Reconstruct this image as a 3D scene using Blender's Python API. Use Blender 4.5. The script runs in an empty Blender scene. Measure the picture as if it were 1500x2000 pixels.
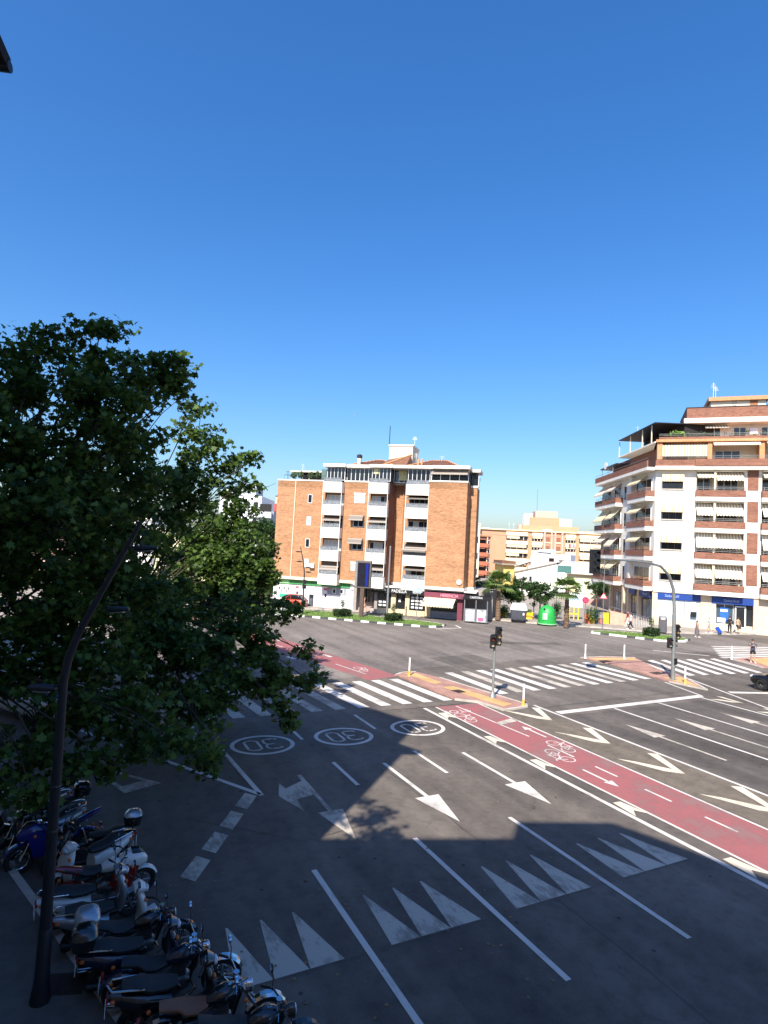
import bpy, bmesh, math, random
import numpy as np
from mathutils import Vector, Matrix, Euler
random.seed(7); RNG = np.random.default_rng(7)
SC = bpy.context.scene
COL = SC.collection
PI = math.pi
# ------------------------------------------------------------------ camera
# world: X across the avenue (to the right), Y along the avenue (away), Z up; metres
FPX, PITCH, ROLL, YAW, CAMH = 1159.5, .05682, .05228, -.4694, 7.6
_cp, _sp, _cr, _sr = math.cos(PITCH), math.sin(PITCH), math.cos(ROLL), math.sin(ROLL)
_cy, _sy = math.cos(YAW), math.sin(YAW)
def c2w(X, Y): return (X*_cy - Y*_sy, X*_sy + Y*_cy)
def _cw(v):
    a = c2w(v[0], v[1]); return np.array([a[0], a[1], v[2]])
_right = np.array([1., 0, 0]); _fw = np.array([0, _cp, _sp]); _up = np.array([0, -_sp, _cp])
_R = _right*_cr + _up*_sr; _U = _up*_cr - _right*_sr
CR, CU, CF = _cw(_R), _cw(_U), _cw(_fw)
HF = np.array([*c2w(0, 1), 0.])          # horizontal forward
cam_d = bpy.data.cameras.new('camera'); cam = bpy.data.objects.new('camera', cam_d); COL.objects.link(cam)
M = Matrix(((CR[0], CU[0], -CF[0], 0), (CR[1], CU[1], -CF[1], 0), (CR[2], CU[2], -CF[2], CAMH), (0, 0, 0, 1)))
cam.matrix_world = M
cam_d.sensor_fit = 'HORIZONTAL'; cam_d.sensor_width = 36; cam_d.lens = FPX/1500*36
cam_d.clip_start = .05; cam_d.clip_end = 6000
SC.camera = cam
# ------------------------------------------------------------------ light
SUN_EL = math.radians(45); SUNDIR = np.array([.724, .690])     # where shadows fall
wd = bpy.data.worlds.new('World'); SC.world = wd; wd.use_nodes = True
nt = wd.node_tree; nt.nodes.clear()
sky = nt.nodes.new('ShaderNodeTexSky'); sky.sky_type = 'NISHITA'; sky.sun_disc = False
sky.sun_elevation = SUN_EL; sky.sun_rotation = math.atan2(-SUNDIR[0], -SUNDIR[1])
sky.altitude = 0; sky.air_density = 1.35; sky.dust_density = 1.5; sky.ozone_density = 8
bg = nt.nodes.new('ShaderNodeBackground'); bg.inputs[1].default_value = .106
wo = nt.nodes.new('ShaderNodeOutputWorld')
hs = nt.nodes.new('ShaderNodeHueSaturation'); hs.inputs['Saturation'].default_value = 1.2; hs.inputs['Hue'].default_value = .503
tint = nt.nodes.new('ShaderNodeMix'); tint.data_type = 'RGBA'; tint.blend_type = 'MULTIPLY'; tint.inputs[0].default_value = 1; tint.inputs[7].default_value = (1.03,1.02,1.07,1)
nt.links.new(sky.outputs[0], tint.inputs[6]); nt.links.new(tint.outputs[2], hs.inputs['Color']); nt.links.new(hs.outputs[0], bg.inputs[0]); nt.links.new(bg.outputs[0], wo.inputs[0])
sl = bpy.data.lights.new('sun', 'SUN'); sl.energy = 5.0; sl.angle = math.radians(.5); sl.color = (1, .93, .82)
so = bpy.data.objects.new('sun', sl); COL.objects.link(so); so.location = (-40, -40, 60)
so.rotation_euler = Vector((SUNDIR[0]*math.cos(SUN_EL), SUNDIR[1]*math.cos(SUN_EL), -math.sin(SUN_EL))).to_track_quat('-Z', 'Y').to_euler()
SC.view_settings.view_transform = 'Standard'; SC.view_settings.look = 'None'
SC.view_settings.gamma = 1; SC.view_settings.use_curve_mapping = False
SC.view_settings.exposure = .87
# ------------------------------------------------------------------ pixel -> place
def ray(px, py): return CF*FPX + CR*(px-750) - CU*(py-1000)
def G(px, py, z=0.):
    d = ray(px, py); t = (z-CAMH)/d[2]; return (d[0]*t, d[1]*t)
def at(px, py, Y):
    d = ray(px, py); t = Y/(d @ HF); return Vector((d[0]*t, d[1]*t, CAMH+d[2]*t))
def crop(ox, oy, s): return lambda x, y: (ox+x/s, oy+y/s)
class Facade:
    """vertical plane through two picture columns at given distances; local x along it, y into the building"""
    def __init__(s, pa, ya, pb, yb):
        a = at(*pa, ya); b = at(*pb, yb); s.A = np.array(a[:2]); d = np.array(b[:2])-s.A
        s.L = float(np.hypot(*d)); s.d = d/s.L; s.n = np.array([-s.d[1], s.d[0]]); s.ang = math.atan2(s.d[1], s.d[0])
    def uz(s, px, py, v=0.):
        r = ray(px, py); o = s.A + s.n*v; t = (o @ s.n)/(r[:2] @ s.n); p = r*t
        return float((p[:2]-s.A) @ s.d), float(p[2]+CAMH)
    def loc(s, z=0): return (s.A[0], s.A[1], z)
# ------------------------------------------------------------------ mesh helpers
class MB:
    def __init__(s): s.v = []; s.f = []
    def quad(s, *p):
        i = len(s.v); s.v += [tuple(q) for q in p]; s.f.append(tuple(range(i, i+len(p)))); return s
    def box(s, x0, x1, y0, y1, z0, z1):
        i = len(s.v)
        s.v += [(x0,y0,z0),(x1,y0,z0),(x1,y1,z0),(x0,y1,z0),(x0,y0,z1),(x1,y0,z1),(x1,y1,z1),(x0,y1,z1)]
        s.f += [(i,i+3,i+2,i+1),(i+4,i+5,i+6,i+7),(i,i+1,i+5,i+4),(i+1,i+2,i+6,i+5),(i+2,i+3,i+7,i+6),(i+3,i,i+4,i+7)]; return s
    def prism(s, pts, z0, z1):
        n = len(pts); a = sum(pts[k][0]*pts[(k+1)%n][1]-pts[(k+1)%n][0]*pts[k][1] for k in range(n))
        if a < 0: pts = pts[::-1]
        i = len(s.v); s.v += [(p[0],p[1],z0) for p in pts]+[(p[0],p[1],z1) for p in pts]
        s.f.append(tuple(range(i+n-1, i-1, -1))); s.f.append(tuple(range(i+n, i+2*n)))
        for k in range(n):
            j = (k+1)%n; s.f.append((i+k, i+j, i+n+j, i+n+k))
        return s
    def prism_y(s, pts, y0, y1):      # outline in x,z extruded along y
        i = len(s.v); n = len(pts); a = sum(pts[k][0]*pts[(k+1)%n][1]-pts[(k+1)%n][0]*pts[k][1] for k in range(n))
        if a < 0: pts = pts[::-1]
        s.v += [(p[0],y0,p[1]) for p in pts]+[(p[0],y1,p[1]) for p in pts]
        s.f.append(tuple(range(i, i+n))); s.f.append(tuple(range(i+2*n-1, i+n-1, -1)))
        for k in range(n):
            j = (k+1)%n; s.f.append((i+j, i+k, i+n+k, i+n+j))
        return s
    def sheet(s, pts, z):
        n = len(pts); a = sum(pts[k][0]*pts[(k+1)%n][1]-pts[(k+1)%n][0]*pts[k][1] for k in range(n))
        if a < 0: pts = pts[::-1]
        return s.quad(*[(p[0],p[1],z) for p in pts])
    def tube(s, pts, rad, n=8, cap=True):
        pts = [Vector(p) for p in pts]; m = len(pts)
        if not hasattr(rad, '__len__'): rad = [rad]*m
        i0 = len(s.v); up = None
        for k, p in enumerate(pts):
            t = (pts[min(k+1,m-1)]-pts[max(k-1,0)])
            if t.length < 1e-9: t = Vector((0,0,1))
            t.normalize()
            if up is None:
                up = Vector((0,0,1)) if abs(t.z) < .9 else Vector((1,0,0))
            a = t.cross(up)
            if a.length < 1e-6: a = t.orthogonal()
            a.normalize(); b = t.cross(a).normalized(); up = -b if False else up
            for j in range(n):
                w = 2*PI*j/n; q = p+(a*math.cos(w)+b*math.sin(w))*rad[k]; s.v.append(tuple(q))
        for k in range(m-1):
            for j in range(n):
                c = (j+1)%n; A = i0+k*n; s.f.append((A+j, A+c, A+n+c, A+n+j))
        if cap:
            s.f.append(tuple(range(i0+n-1, i0-1, -1))); s.f.append(tuple(range(i0+(m-1)*n, i0+m*n)))
        return s
    def lathe(s, prof, n=16, o=(0,0,0), axis='z'):
        i0 = len(s.v); m = len(prof)
        for r, z in prof:
            for j in range(n):
                w = 2*PI*j/n; c, d = r*math.cos(w), r*math.sin(w)
                p = (c, d, z) if axis == 'z' else ((c, z, d) if axis == 'y' else (z, c, d))
                s.v.append((p[0]+o[0], p[1]+o[1], p[2]+o[2]))
        for k in range(m-1):
            for j in range(n):
                c = (j+1)%n; A = i0+k*n; s.f.append((A+j, A+c, A+n+c, A+n+j))
        s.f.append(tuple(range(i0+n-1, i0-1, -1))); s.f.append(tuple(range(i0+(m-1)*n, i0+m*n)))
        return s
    def loft(s, secs, n=14, e=2.6):
        """secs: (centre, half width vector axis a, half height vector axis b): superellipse sections"""
        i0 = len(s.v); m = len(secs)
        for c, a, b in secs:
            c, a, b = Vector(c), Vector(a), Vector(b)
            for j in range(n):
                w = 2*PI*(j+.5)/n; cw, sw = math.cos(w), math.sin(w)
                x = math.copysign(abs(cw)**(2/e), cw); y = math.copysign(abs(sw)**(2/e), sw)
                s.v.append(tuple(c+a*x+b*y))
        for k in range(m-1):
            for j in range(n):
                c = (j+1)%n; A = i0+k*n; s.f.append((A+j, A+c, A+n+c, A+n+j))
        s.f.append(tuple(range(i0+n-1, i0-1, -1))); s.f.append(tuple(range(i0+(m-1)*n, i0+m*n)))
        return s
    def ball(s, c, rx, ry=None, rz=None, n=10, m=7):
        ry = ry or rx; rz = rz or rx; i0 = len(s.v)
        for k in range(1, m):
            t = PI*k/m
            for j in range(n):
                w = 2*PI*j/n; s.v.append((c[0]+rx*math.sin(t)*math.cos(w), c[1]+ry*math.sin(t)*math.sin(w), c[2]-rz*math.cos(t)))
        for k in range(m-2):
            for j in range(n):
                d = (j+1)%n; A = i0+k*n; s.f.append((A+j, A+d, A+n+d, A+n+j))
        s.v += [(c[0],c[1],c[2]-rz),(c[0],c[1],c[2]+rz)]; b = len(s.v)-2
        for j in range(n):
            d = (j+1)%n; s.f.append((b, i0+d, i0+j)); A = i0+(m-2)*n; s.f.append((b+1, A+j, A+d))
        return s
    def torus(s, c, R, r, n=20, m=8, axis='y'):
        i0 = len(s.v)
        for k in range(n):
            w = 2*PI*k/n
            for j in range(m):
                t = 2*PI*j/m; q = R+r*math.cos(t); h = r*math.sin(t)
                p = (q*math.cos(w), h, q*math.sin(w)) if axis == 'y' else (q*math.cos(w), q*math.sin(w), h)
                s.v.append((c[0]+p[0], c[1]+p[1], c[2]+p[2]))
        for k in range(n):
            for j in range(m):
                a = i0+k*m; b = i0+((k+1)%n)*m; d = (j+1)%m; s.f.append((a+j, b+j, b+d, a+d))
        return s
    def xf(s, fn): s.v = [tuple(fn(v)) for v in s.v]; return s
    def build(s, name, mat, parent=None, smooth=False):
        me = bpy.data.meshes.new(name); me.from_pydata(s.v, [], s.f)
        bm = bmesh.new(); bm.from_mesh(me); bmesh.ops.recalc_face_normals(bm, faces=bm.faces)
        bm.to_mesh(me); bm.free()
        return link(name, me, mat, parent, smooth)
def link(name, me, mat, parent=None, smooth=False):
    if smooth:
        me.polygons.foreach_set('use_smooth', [True]*len(me.polygons))
        try: me.set_sharp_from_angle(angle=math.radians(40))
        except Exception: pass
    o = bpy.data.objects.new(name, me); COL.objects.link(o)
    if mat: me.materials.append(mat)
    o.parent = parent
    return o
def box(name, mat, parent, *b): return MB().box(*b).build(name, mat, parent)
def tag(o, label, cat=None, group=None, kind=None):
    if label: o['label'] = label
    if cat: o['category'] = cat
    if group: o['group'] = group
    if kind: o['kind'] = kind
    return o
def empty(name, loc=(0,0,0), rz=0., label=None, cat=None, group=None):
    o = bpy.data.objects.new(name, None); COL.objects.link(o); o.location = loc; o.rotation_euler = (0,0,rz)
    o.empty_display_size = .3
    return tag(o, label, cat, group)
def kids(o): return [c for c in bpy.data.objects if c.parent is o]
_KID = {}
def copy_tree(o, parent=None):
    c = o.copy(); COL.objects.link(c); c.parent = parent
    for k in o.children: copy_tree(k, c)
    return c
def text(name, body, size, mat, parent, loc, rot=(PI/2,0,0), align='CENTER', ext=.01, xs=1.0):
    cu = bpy.data.curves.new(name, 'FONT'); cu.body = body; cu.size = size; cu.extrude = ext; cu.align_x = align; cu.align_y = 'CENTER'
    cu.resolution_u = 3
    t = bpy.data.objects.new(name, cu); COL.objects.link(t)
    dg = bpy.context.evaluated_depsgraph_get()
    me = bpy.data.meshes.new_from_object(t.evaluated_get(dg)); me.name = name
    bpy.data.objects.remove(t); bpy.data.curves.remove(cu)
    o = link(name, me, mat, parent); o.location = loc; o.rotation_euler = rot; o.scale = (xs,1,1); return o
# ------------------------------------------------------------------ materials
def nodes(name):
    m = bpy.data.materials.new(name); m.use_nodes = True; t = m.node_tree
    b = t.nodes['Principled BSDF']; return m, t, b
def N(t, typ, **kw):
    n = t.nodes.new(typ)
    for k, v in kw.items(): setattr(n, k, v)
    return n
def ramp(t, src, stops):
    r = N(t, 'ShaderNodeValToRGB'); el = r.color_ramp.elements
    while len(el) < len(stops): el.new(.5)
    for e, (p, c) in zip(el, stops): e.position = p; e.color = (*c, 1)
    t.links.new(src, r.inputs[0]); return r
_M = {}
def mat(name, col, rough=.7, metal=0., var=.18, scale=3., bump=0., spec=.5, coat=0., fine=0.):
    if name in _M: return _M[name]
    m, t, b = nodes(name)
    b.inputs['Roughness'].default_value = rough; b.inputs['Metallic'].default_value = metal
    b.inputs['Specular IOR Level'].default_value = spec
    if coat: b.inputs['Coat Weight'].default_value = coat; b.inputs['Coat Roughness'].default_value = .06
    geo = N(t, 'ShaderNodeNewGeometry'); nz = N(t, 'ShaderNodeTexNoise'); nz.inputs['Scale'].default_value = scale
    nz.inputs['Detail'].default_value = 5; nz.inputs['Roughness'].default_value = .65
    t.links.new(geo.outputs['Position'], nz.inputs['Vector'])
    lo = tuple(c*(1-var) for c in col); hi = tuple(min(1, c*(1+var)) for c in col)
    r = ramp(t, nz.outputs[0], [(.3, lo), (.7, hi)])
    t.links.new(r.outputs[0], b.inputs['Base Color'])
    if bump:
        n2 = N(t, 'ShaderNodeTexNoise'); n2.inputs['Scale'].default_value = fine or scale*12; n2.inputs['Detail'].default_value = 3
        t.links.new(geo.outputs['Position'], n2.inputs['Vector'])
        bp = N(t, 'ShaderNodeBump'); bp.inputs['Strength'].default_value = bump; bp.inputs['Distance'].default_value = .02
        t.links.new(n2.outputs[0], bp.inputs['Height']); t.links.new(bp.outputs[0], b.inputs['Normal'])
    _M[name] = m; return m
def mat_brick(name, c1, c2, mortar, w=.25, h=.075, ms=.012, big=.12):
    if name in _M: return _M[name]
    m, t, b = nodes(name); b.inputs['Roughness'].default_value = .85; b.inputs['Specular IOR Level'].default_value = .25
    tc = N(t, 'ShaderNodeTexCoord'); sp = N(t, 'ShaderNodeSeparateXYZ'); t.links.new(tc.outputs['Object'], sp.inputs[0])
    ad = N(t, 'ShaderNodeMath', operation='ADD'); t.links.new(sp.outputs[0], ad.inputs[0]); t.links.new(sp.outputs[1], ad.inputs[1])
    cb = N(t, 'ShaderNodeCombineXYZ'); t.links.new(ad.outputs[0], cb.inputs[0]); t.links.new(sp.outputs[2], cb.inputs[1])
    br = N(t, 'ShaderNodeTexBrick'); br.inputs['Scale'].default_value = 1; br.inputs['Brick Width'].default_value = w
    br.inputs['Row Height'].default_value = h; br.inputs['Mortar Size'].default_value = ms; br.inputs['Bias'].default_value = -.1
    br.inputs['Color1'].default_value = (*c1,1); br.inputs['Color2'].default_value = (*c2,1); br.inputs['Mortar'].default_value = (*mortar,1)
    t.links.new(cb.outputs[0], br.inputs['Vector'])
    nz = N(t, 'ShaderNodeTexNoise'); nz.inputs['Scale'].default_value = .9; nz.inputs['Detail'].default_value = 6
    mp = N(t, 'ShaderNodeMapping'); mp.inputs['Scale'].default_value = (.5, .5, 2.2)
    t.links.new(tc.outputs['Object'], mp.inputs[0]); t.links.new(mp.outputs[0], nz.inputs['Vector'])
    r = ramp(t, nz.outputs[0], [(.3, (1-big*1.6,)*3), (.7, (1+big,)*3)])
    mx = N(t, 'ShaderNodeMix', data_type='RGBA', blend_type='MULTIPLY'); mx.inputs[0].default_value = 1
    t.links.new(br.outputs[0], mx.inputs[6]); t.links.new(r.outputs[0], mx.inputs[7]); t.links.new(mx.outputs[2], b.inputs['Base Color'])
    n2 = N(t, 'ShaderNodeTexNoise'); n2.inputs['Scale'].default_value = 1; n2.inputs['Detail'].default_value = 4; n2.inputs['Roughness'].default_value = .7
    m2 = N(t, 'ShaderNodeMapping'); m2.inputs['Scale'].default_value = (2.2, 2.2, 9); t.links.new(tc.outputs['Object'], m2.inputs[0]); t.links.new(m2.outputs[0], n2.inputs['Vector'])
    q2 = ramp(t, n2.outputs[0], [(.34, (.66,.62,.58)), (.5, (1,1,1)), (.68, (1.16,1.14,1.1))])
    mx2 = N(t, 'ShaderNodeMix', data_type='RGBA', blend_type='MULTIPLY'); mx2.inputs[0].default_value = 1
    t.links.new(mx.outputs[2], mx2.inputs[6]); t.links.new(q2.outputs[0], mx2.inputs[7]); t.links.new(mx2.outputs[2], b.inputs['Base Color'])
    bp = N(t, 'ShaderNodeBump'); bp.inputs['Strength'].default_value = .5; bp.inputs['Distance'].default_value = .01; bp.invert = True
    t.links.new(br.outputs['Fac'], bp.inputs['Height']); t.links.new(bp.outputs[0], b.inputs['Normal'])
    _M[name] = m; return m
def mat_stripe(name, c1, c2, period, axis=0, duty=.5):
    if name in _M: return _M[name]
    m, t, b = nodes(name); b.inputs['Roughness'].default_value = .9; b.inputs['Specular IOR Level'].default_value = .1
    tc = N(t, 'ShaderNodeTexCoord'); sp = N(t, 'ShaderNodeSeparateXYZ'); t.links.new(tc.outputs['Object'], sp.inputs[0])
    dv = N(t, 'ShaderNodeMath', operation='DIVIDE'); dv.inputs[1].default_value = period; t.links.new(sp.outputs[axis], dv.inputs[0])
    fr = N(t, 'ShaderNodeMath', operation='FRACT'); t.links.new(dv.outputs[0], fr.inputs[0])
    gt = N(t, 'ShaderNodeMath', operation='GREATER_THAN'); gt.inputs[1].default_value = duty; t.links.new(fr.outputs[0], gt.inputs[0])
    mx = N(t, 'ShaderNodeMix', data_type='RGBA'); mx.inputs[6].default_value = (*c1,1); mx.inputs[7].default_value = (*c2,1)
    t.links.new(gt.outputs[0], mx.inputs[0]); t.links.new(mx.outputs[2], b.inputs['Base Color'])
    _M[name] = m; return m
def mat_glass(name, col=(.02,.025,.03), rough=.08):
    if name in _M: return _M[name]
    m = mat(name, col, rough, 0, .3, .7, spec=.6); return m
def mat_leaf(name, dark, light, trans=.35):
    if name in _M: return _M[name]
    m, t, b = nodes(name); b.inputs['Roughness'].default_value = .5; b.inputs['Specular IOR Level'].default_value = .3
    at_ = N(t, 'ShaderNodeAttribute'); at_.attribute_name = 'tone'
    r = ramp(t, at_.outputs['Fac'], [(0, dark), (1, light)]); t.links.new(r.outputs[0], b.inputs['Base Color'])
    tr = N(t, 'ShaderNodeBsdfTranslucent')
    hs = N(t, 'ShaderNodeHueSaturation'); hs.inputs['Value'].default_value = 1.3; hs.inputs['Hue'].default_value = .485
    t.links.new(r.outputs[0], hs.inputs['Color']); t.links.new(hs.outputs[0], tr.inputs[0])
    mx = N(t, 'ShaderNodeMixShader'); mx.inputs[0].default_value = trans
    t.links.new(b.outputs[0], mx.inputs[1]); t.links.new(tr.outputs[0], mx.inputs[2])
    t.links.new(mx.outputs[0], t.nodes['Material Output'].inputs[0]); _M[name] = m; return m
def mat_asphalt(name, base, patch=.25):
    m, t, b = nodes(name); b.inputs['Roughness'].default_value = .88; b.inputs['Specular IOR Level'].default_value = .25
    geo = N(t, 'ShaderNodeNewGeometry')
    def noise(sc, det=4, ro=.6, vec=None):
        n = N(t, 'ShaderNodeTexNoise'); n.inputs['Scale'].default_value = sc; n.inputs['Detail'].default_value = det; n.inputs['Roughness'].default_value = ro
        t.links.new(vec or geo.outputs['Position'], n.inputs['Vector']); return n
    # worn wheel tracks: long streaks along the avenue
    mp = N(t, 'ShaderNodeMapping'); mp.inputs['Scale'].default_value = (.9, .045, 1); t.links.new(geo.outputs['Position'], mp.inputs[0])
    a = noise(1.0, 3, .5, mp.outputs[0]); c = noise(.16, 5, .6); d = noise(55, 2, .7); e = noise(2.6, 6, .7)
    def mul(x, y):
        q = N(t, 'ShaderNodeMix', data_type='RGBA', blend_type='MULTIPLY'); q.inputs[0].default_value = 1
        t.links.new(x, q.inputs[6]); t.links.new(y, q.inputs[7]); return q.outputs[2]
    ra = ramp(t, a.outputs[0], [(.3, (.72,.72,.74)), (.7, (1.18,1.17,1.15))])
    rc = ramp(t, c.outputs[0], [(.35, tuple(x*(1-patch) for x in base)), (.65, tuple(x*(1+patch) for x in base))])
    rd = ramp(t, d.outputs[0], [(.3, (.72,)*3), (.72, (1.3,)*3)])
    re = ramp(t, e.outputs[0], [(.3, (.72,.72,.72)), (.5, (1,1,1)), (.7, (1.16,1.15,1.14))])
    # hairline cracks
    vo = N(t, 'ShaderNodeTexVoronoi'); vo.feature = 'DISTANCE_TO_EDGE'; vo.inputs['Scale'].default_value = .11
    wv = noise(.9, 4); wm = N(t, 'ShaderNodeMix', data_type='RGBA', blend_type='ADD'); wm.inputs[0].default_value = 1.8
    t.links.new(geo.outputs['Position'], wm.inputs[6]); t.links.new(wv.outputs[1], wm.inputs[7]); t.links.new(wm.outputs[2], vo.inputs['Vector'])
    rv = ramp(t, vo.outputs[0], [(.0, (.86,.86,.86)), (.003, (1,1,1))])
    # oil drips
    v2 = N(t, 'ShaderNodeTexVoronoi'); v2.inputs['Scale'].default_value = 1.3; t.links.new(geo.outputs['Position'], v2.inputs['Vector'])
    r2 = ramp(t, v2.outputs[0], [(.045, (.42,.42,.42)), (.075, (1,1,1))])
    col = mul(mul(mul(mul(mul(ra.outputs[0], rc.outputs[0]), rd.outputs[0]), re.outputs[0]), rv.outputs[0]), r2.outputs[0])
    t.links.new(col, b.inputs['Base Color'])
    bp = N(t, 'ShaderNodeBump'); bp.inputs['Strength'].default_value = .35; bp.inputs['Distance'].default_value = .006
    t.links.new(d.outputs[0], bp.inputs['Height']); t.links.new(bp.outputs[0], b.inputs['Normal'])
    return m
def mat_paint(name, col, under, worn=.42):
    """road paint, scuffed through to the asphalt"""
    if name in _M: return _M[name]
    m, t, b = nodes(name); b.inputs['Roughness'].default_value = .75; b.inputs['Specular IOR Level'].default_value = .3
    geo = N(t, 'ShaderNodeNewGeometry')
    n1 = N(t, 'ShaderNodeTexNoise'); n1.inputs['Scale'].default_value = 7; n1.inputs['Detail'].default_value = 8; n1.inputs['Roughness'].default_value = .75
    mp = N(t, 'ShaderNodeMapping'); mp.inputs['Scale'].default_value = (1, .35, 1); t.links.new(geo.outputs['Position'], mp.inputs[0]); t.links.new(mp.outputs[0], n1.inputs['Vector'])
    n2 = N(t, 'ShaderNodeTexNoise'); n2.inputs['Scale'].default_value = .7; n2.inputs['Detail'].default_value = 3; t.links.new(geo.outputs['Position'], n2.inputs['Vector'])
    ad = N(t, 'ShaderNodeMath', operation='ADD'); t.links.new(n1.outputs[0], ad.inputs[0]); t.links.new(n2.outputs[0], ad.inputs[1])
    mid = tuple(.34*c+.66*u for c, u in zip(col, under))
    r = ramp(t, ad.outputs[0], [(worn*2-.16, mid), (worn*2+.03, tuple(c*.86 for c in col)), (worn*2+.3, col)])
    r.color_ramp.elements[0].position = max(0, worn*2-.16)/1
    t.links.new(r.outputs[0], b.inputs['Base Color']); _M[name] = m; return m
def mat_pavers(name, c1, c2, w=.3, h=.3, joint=(.12,.11,.1)):
    if name in _M: return _M[name]
    m, t, b = nodes(name); b.inputs['Roughness'].default_value = .85; b.inputs['Specular IOR Level'].default_value = .3
    geo = N(t, 'ShaderNodeNewGeometry'); br = N(t, 'ShaderNodeTexBrick'); br.offset = 0
    br.inputs['Scale'].default_value = 1; br.inputs['Brick Width'].default_value = w; br.inputs['Row Height'].default_value = h
    br.inputs['Mortar Size'].default_value = .008; br.inputs['Color1'].default_value = (*c1,1); br.inputs['Color2'].default_value = (*c2,1); br.inputs['Mortar'].default_value = (*joint,1)
    mp = N(t, 'ShaderNodeMapping'); mp.inputs['Rotation'].default_value = (0,0,.36); t.links.new(geo.outputs['Position'], mp.inputs[0]); t.links.new(mp.outputs[0], br.inputs['Vector'])
    nz = N(t, 'ShaderNodeTexNoise'); nz.inputs['Scale'].default_value = 1.1; nz.inputs['Detail'].default_value = 7; t.links.new(geo.outputs['Position'], nz.inputs['Vector'])
    r = ramp(t, nz.outputs[0], [(.3, (.72,)*3), (.7, (1.12,)*3)])
    mx = N(t, 'ShaderNodeMix', data_type='RGBA', blend_type='MULTIPLY'); mx.inputs[0].default_value = 1
    t.links.new(br.outputs[0], mx.inputs[6]); t.links.new(r.outputs[0], mx.inputs[7]); t.links.new(mx.outputs[2], b.inputs['Base Color'])
    _M[name] = m; return m
# ================================================================== setting: ground, road, pavements, paint
ASPH = mat_asphalt('asphalt', (.124,.106,.091))
WHITE = mat_paint('road_paint_white', (.58,.54,.49), (.12,.105,.09), .43)
WORN_SHADE = mat_paint('road_paint_worn_shade', (.45,.4,.335), (.12,.105,.09), .5)  # worn paint; shade is also put into its duller, warmer colour
CREAM = mat_paint('road_paint_cream', (.6,.53,.4), (.12,.11,.105), .42)
RED = mat_paint('bike_lane_red', (.285,.098,.097), (.2,.13,.12), .52)
KERB = mat('kerb_concrete', (.42,.38,.33), .9, var=.25, scale=2, bump=.4)
PAVE = mat_pavers('pavers_beige', (.36,.31,.26), (.3,.26,.22))
PAVE_SHADE = mat_pavers('pavers_grey_shade', (.12,.11,.1), (.1,.092,.085), .2, .2)  # even paver colour lowered to deepen the shade on the near pavement
PINK = mat_pavers('pavers_pink', (.4,.22,.17), (.36,.2,.16), .2, .2, (.2,.14,.11))
TACT = mat_pavers('tactile_ochre', (.62,.38,.16), (.56,.34,.15), .2, .2, (.34,.2,.1))
IRON = mat('cast_iron', (.05,.03,.025), .6, .4)
PWHITE = mat('kerb_white_paint', (.72,.71,.68), .7, var=.15, scale=4)
PBLACK = mat('kerb_black_paint', (.055,.06,.055), .7, var=.3, scale=4)
g = MB().sheet([(-2600,-1500),(2600,-1500),(2600,2800),(-2600,2800)], -.06).build('ground', mat('dry_ground', (.2,.18,.14), .95, scale=.05)); tag(g, None, kind='structure')
road = MB().sheet([(-140,-60),(160,-60),(160,300),(-140,300)], 0).build('road', ASPH); tag(road, None, kind='structure')
ZP = .008
def paint(name, pts, m=None, z=ZP): return MB().sheet(pts, z).build(name, m or WHITE, road)
def line(name, a, b, w, m=None, z=ZP):
    a, b = Vector(a), Vector(b); d = (b-a).normalized(); n = Vector((-d.y, d.x))*w/2
    return paint(name, [tuple(a+n), tuple(b+n), tuple(b-n), tuple(a-n)], m, z)
for pts in ([(6.2,6.0),(7.6,6.1),(7.7,9.0),(6.3,8.9)],[(12.2,19.6),(13.1,19.5),(13.3,16.4),(12.3,16.5)],[(22.3,33.0),(26.5,33.4),(26.2,36.0),(22.1,35.6)],[(30,40),(37,38.2),(37.4,39.4),(30.3,41.2)],[(25.2,12.5),(26.9,12.5),(26.9,20.8),(25.2,20.8)]):
    MB().sheet(pts, .0032).build('asphalt_patch', mat_asphalt('asphalt_repair_%d' % len(bpy.data.materials), (.105,.092,.08), .18), road)
TAR = mat('tar_seam', (.03,.028,.027), .5, var=.3, scale=6)
def seam(pts, w=.035):
    mb = MB()
    for a, b in zip(pts[:-1], pts[1:]):
        n = max(2, int((Vector(b)-Vector(a)).length/.8)); prev = None
        for k in range(n+1):
            p = Vector(a).lerp(Vector(b), k/n)+Vector((random.uniform(-.05,.05), random.uniform(-.05,.05))); 
            if prev is not None:
                d = (p-prev).normalized(); q = Vector((-d.y,d.x))*w*random.uniform(.35,.7); mb.quad((*(prev+q),.006),(*(p+q),.006),(*(p-q),.006),(*(prev-q),.006))
            prev = p
    mb.build('tar_seam', TAR, road)
seam([(4.8,24.6),(11,24.75),(17.4,24.65)]); seam([(9.9,5),(9.95,9.5),(9.8,20.4)], .025); seam([(19.2,33),(26,36.5),(40,38.5)]); seam([(20.9,22.9),(33,23.3)]); seam([(18.6,32.5),(14.5,40),(13.6,48)]); seam([(3.2,16.8),(5.6,14.6),(7.7,14.9)], .02)
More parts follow.
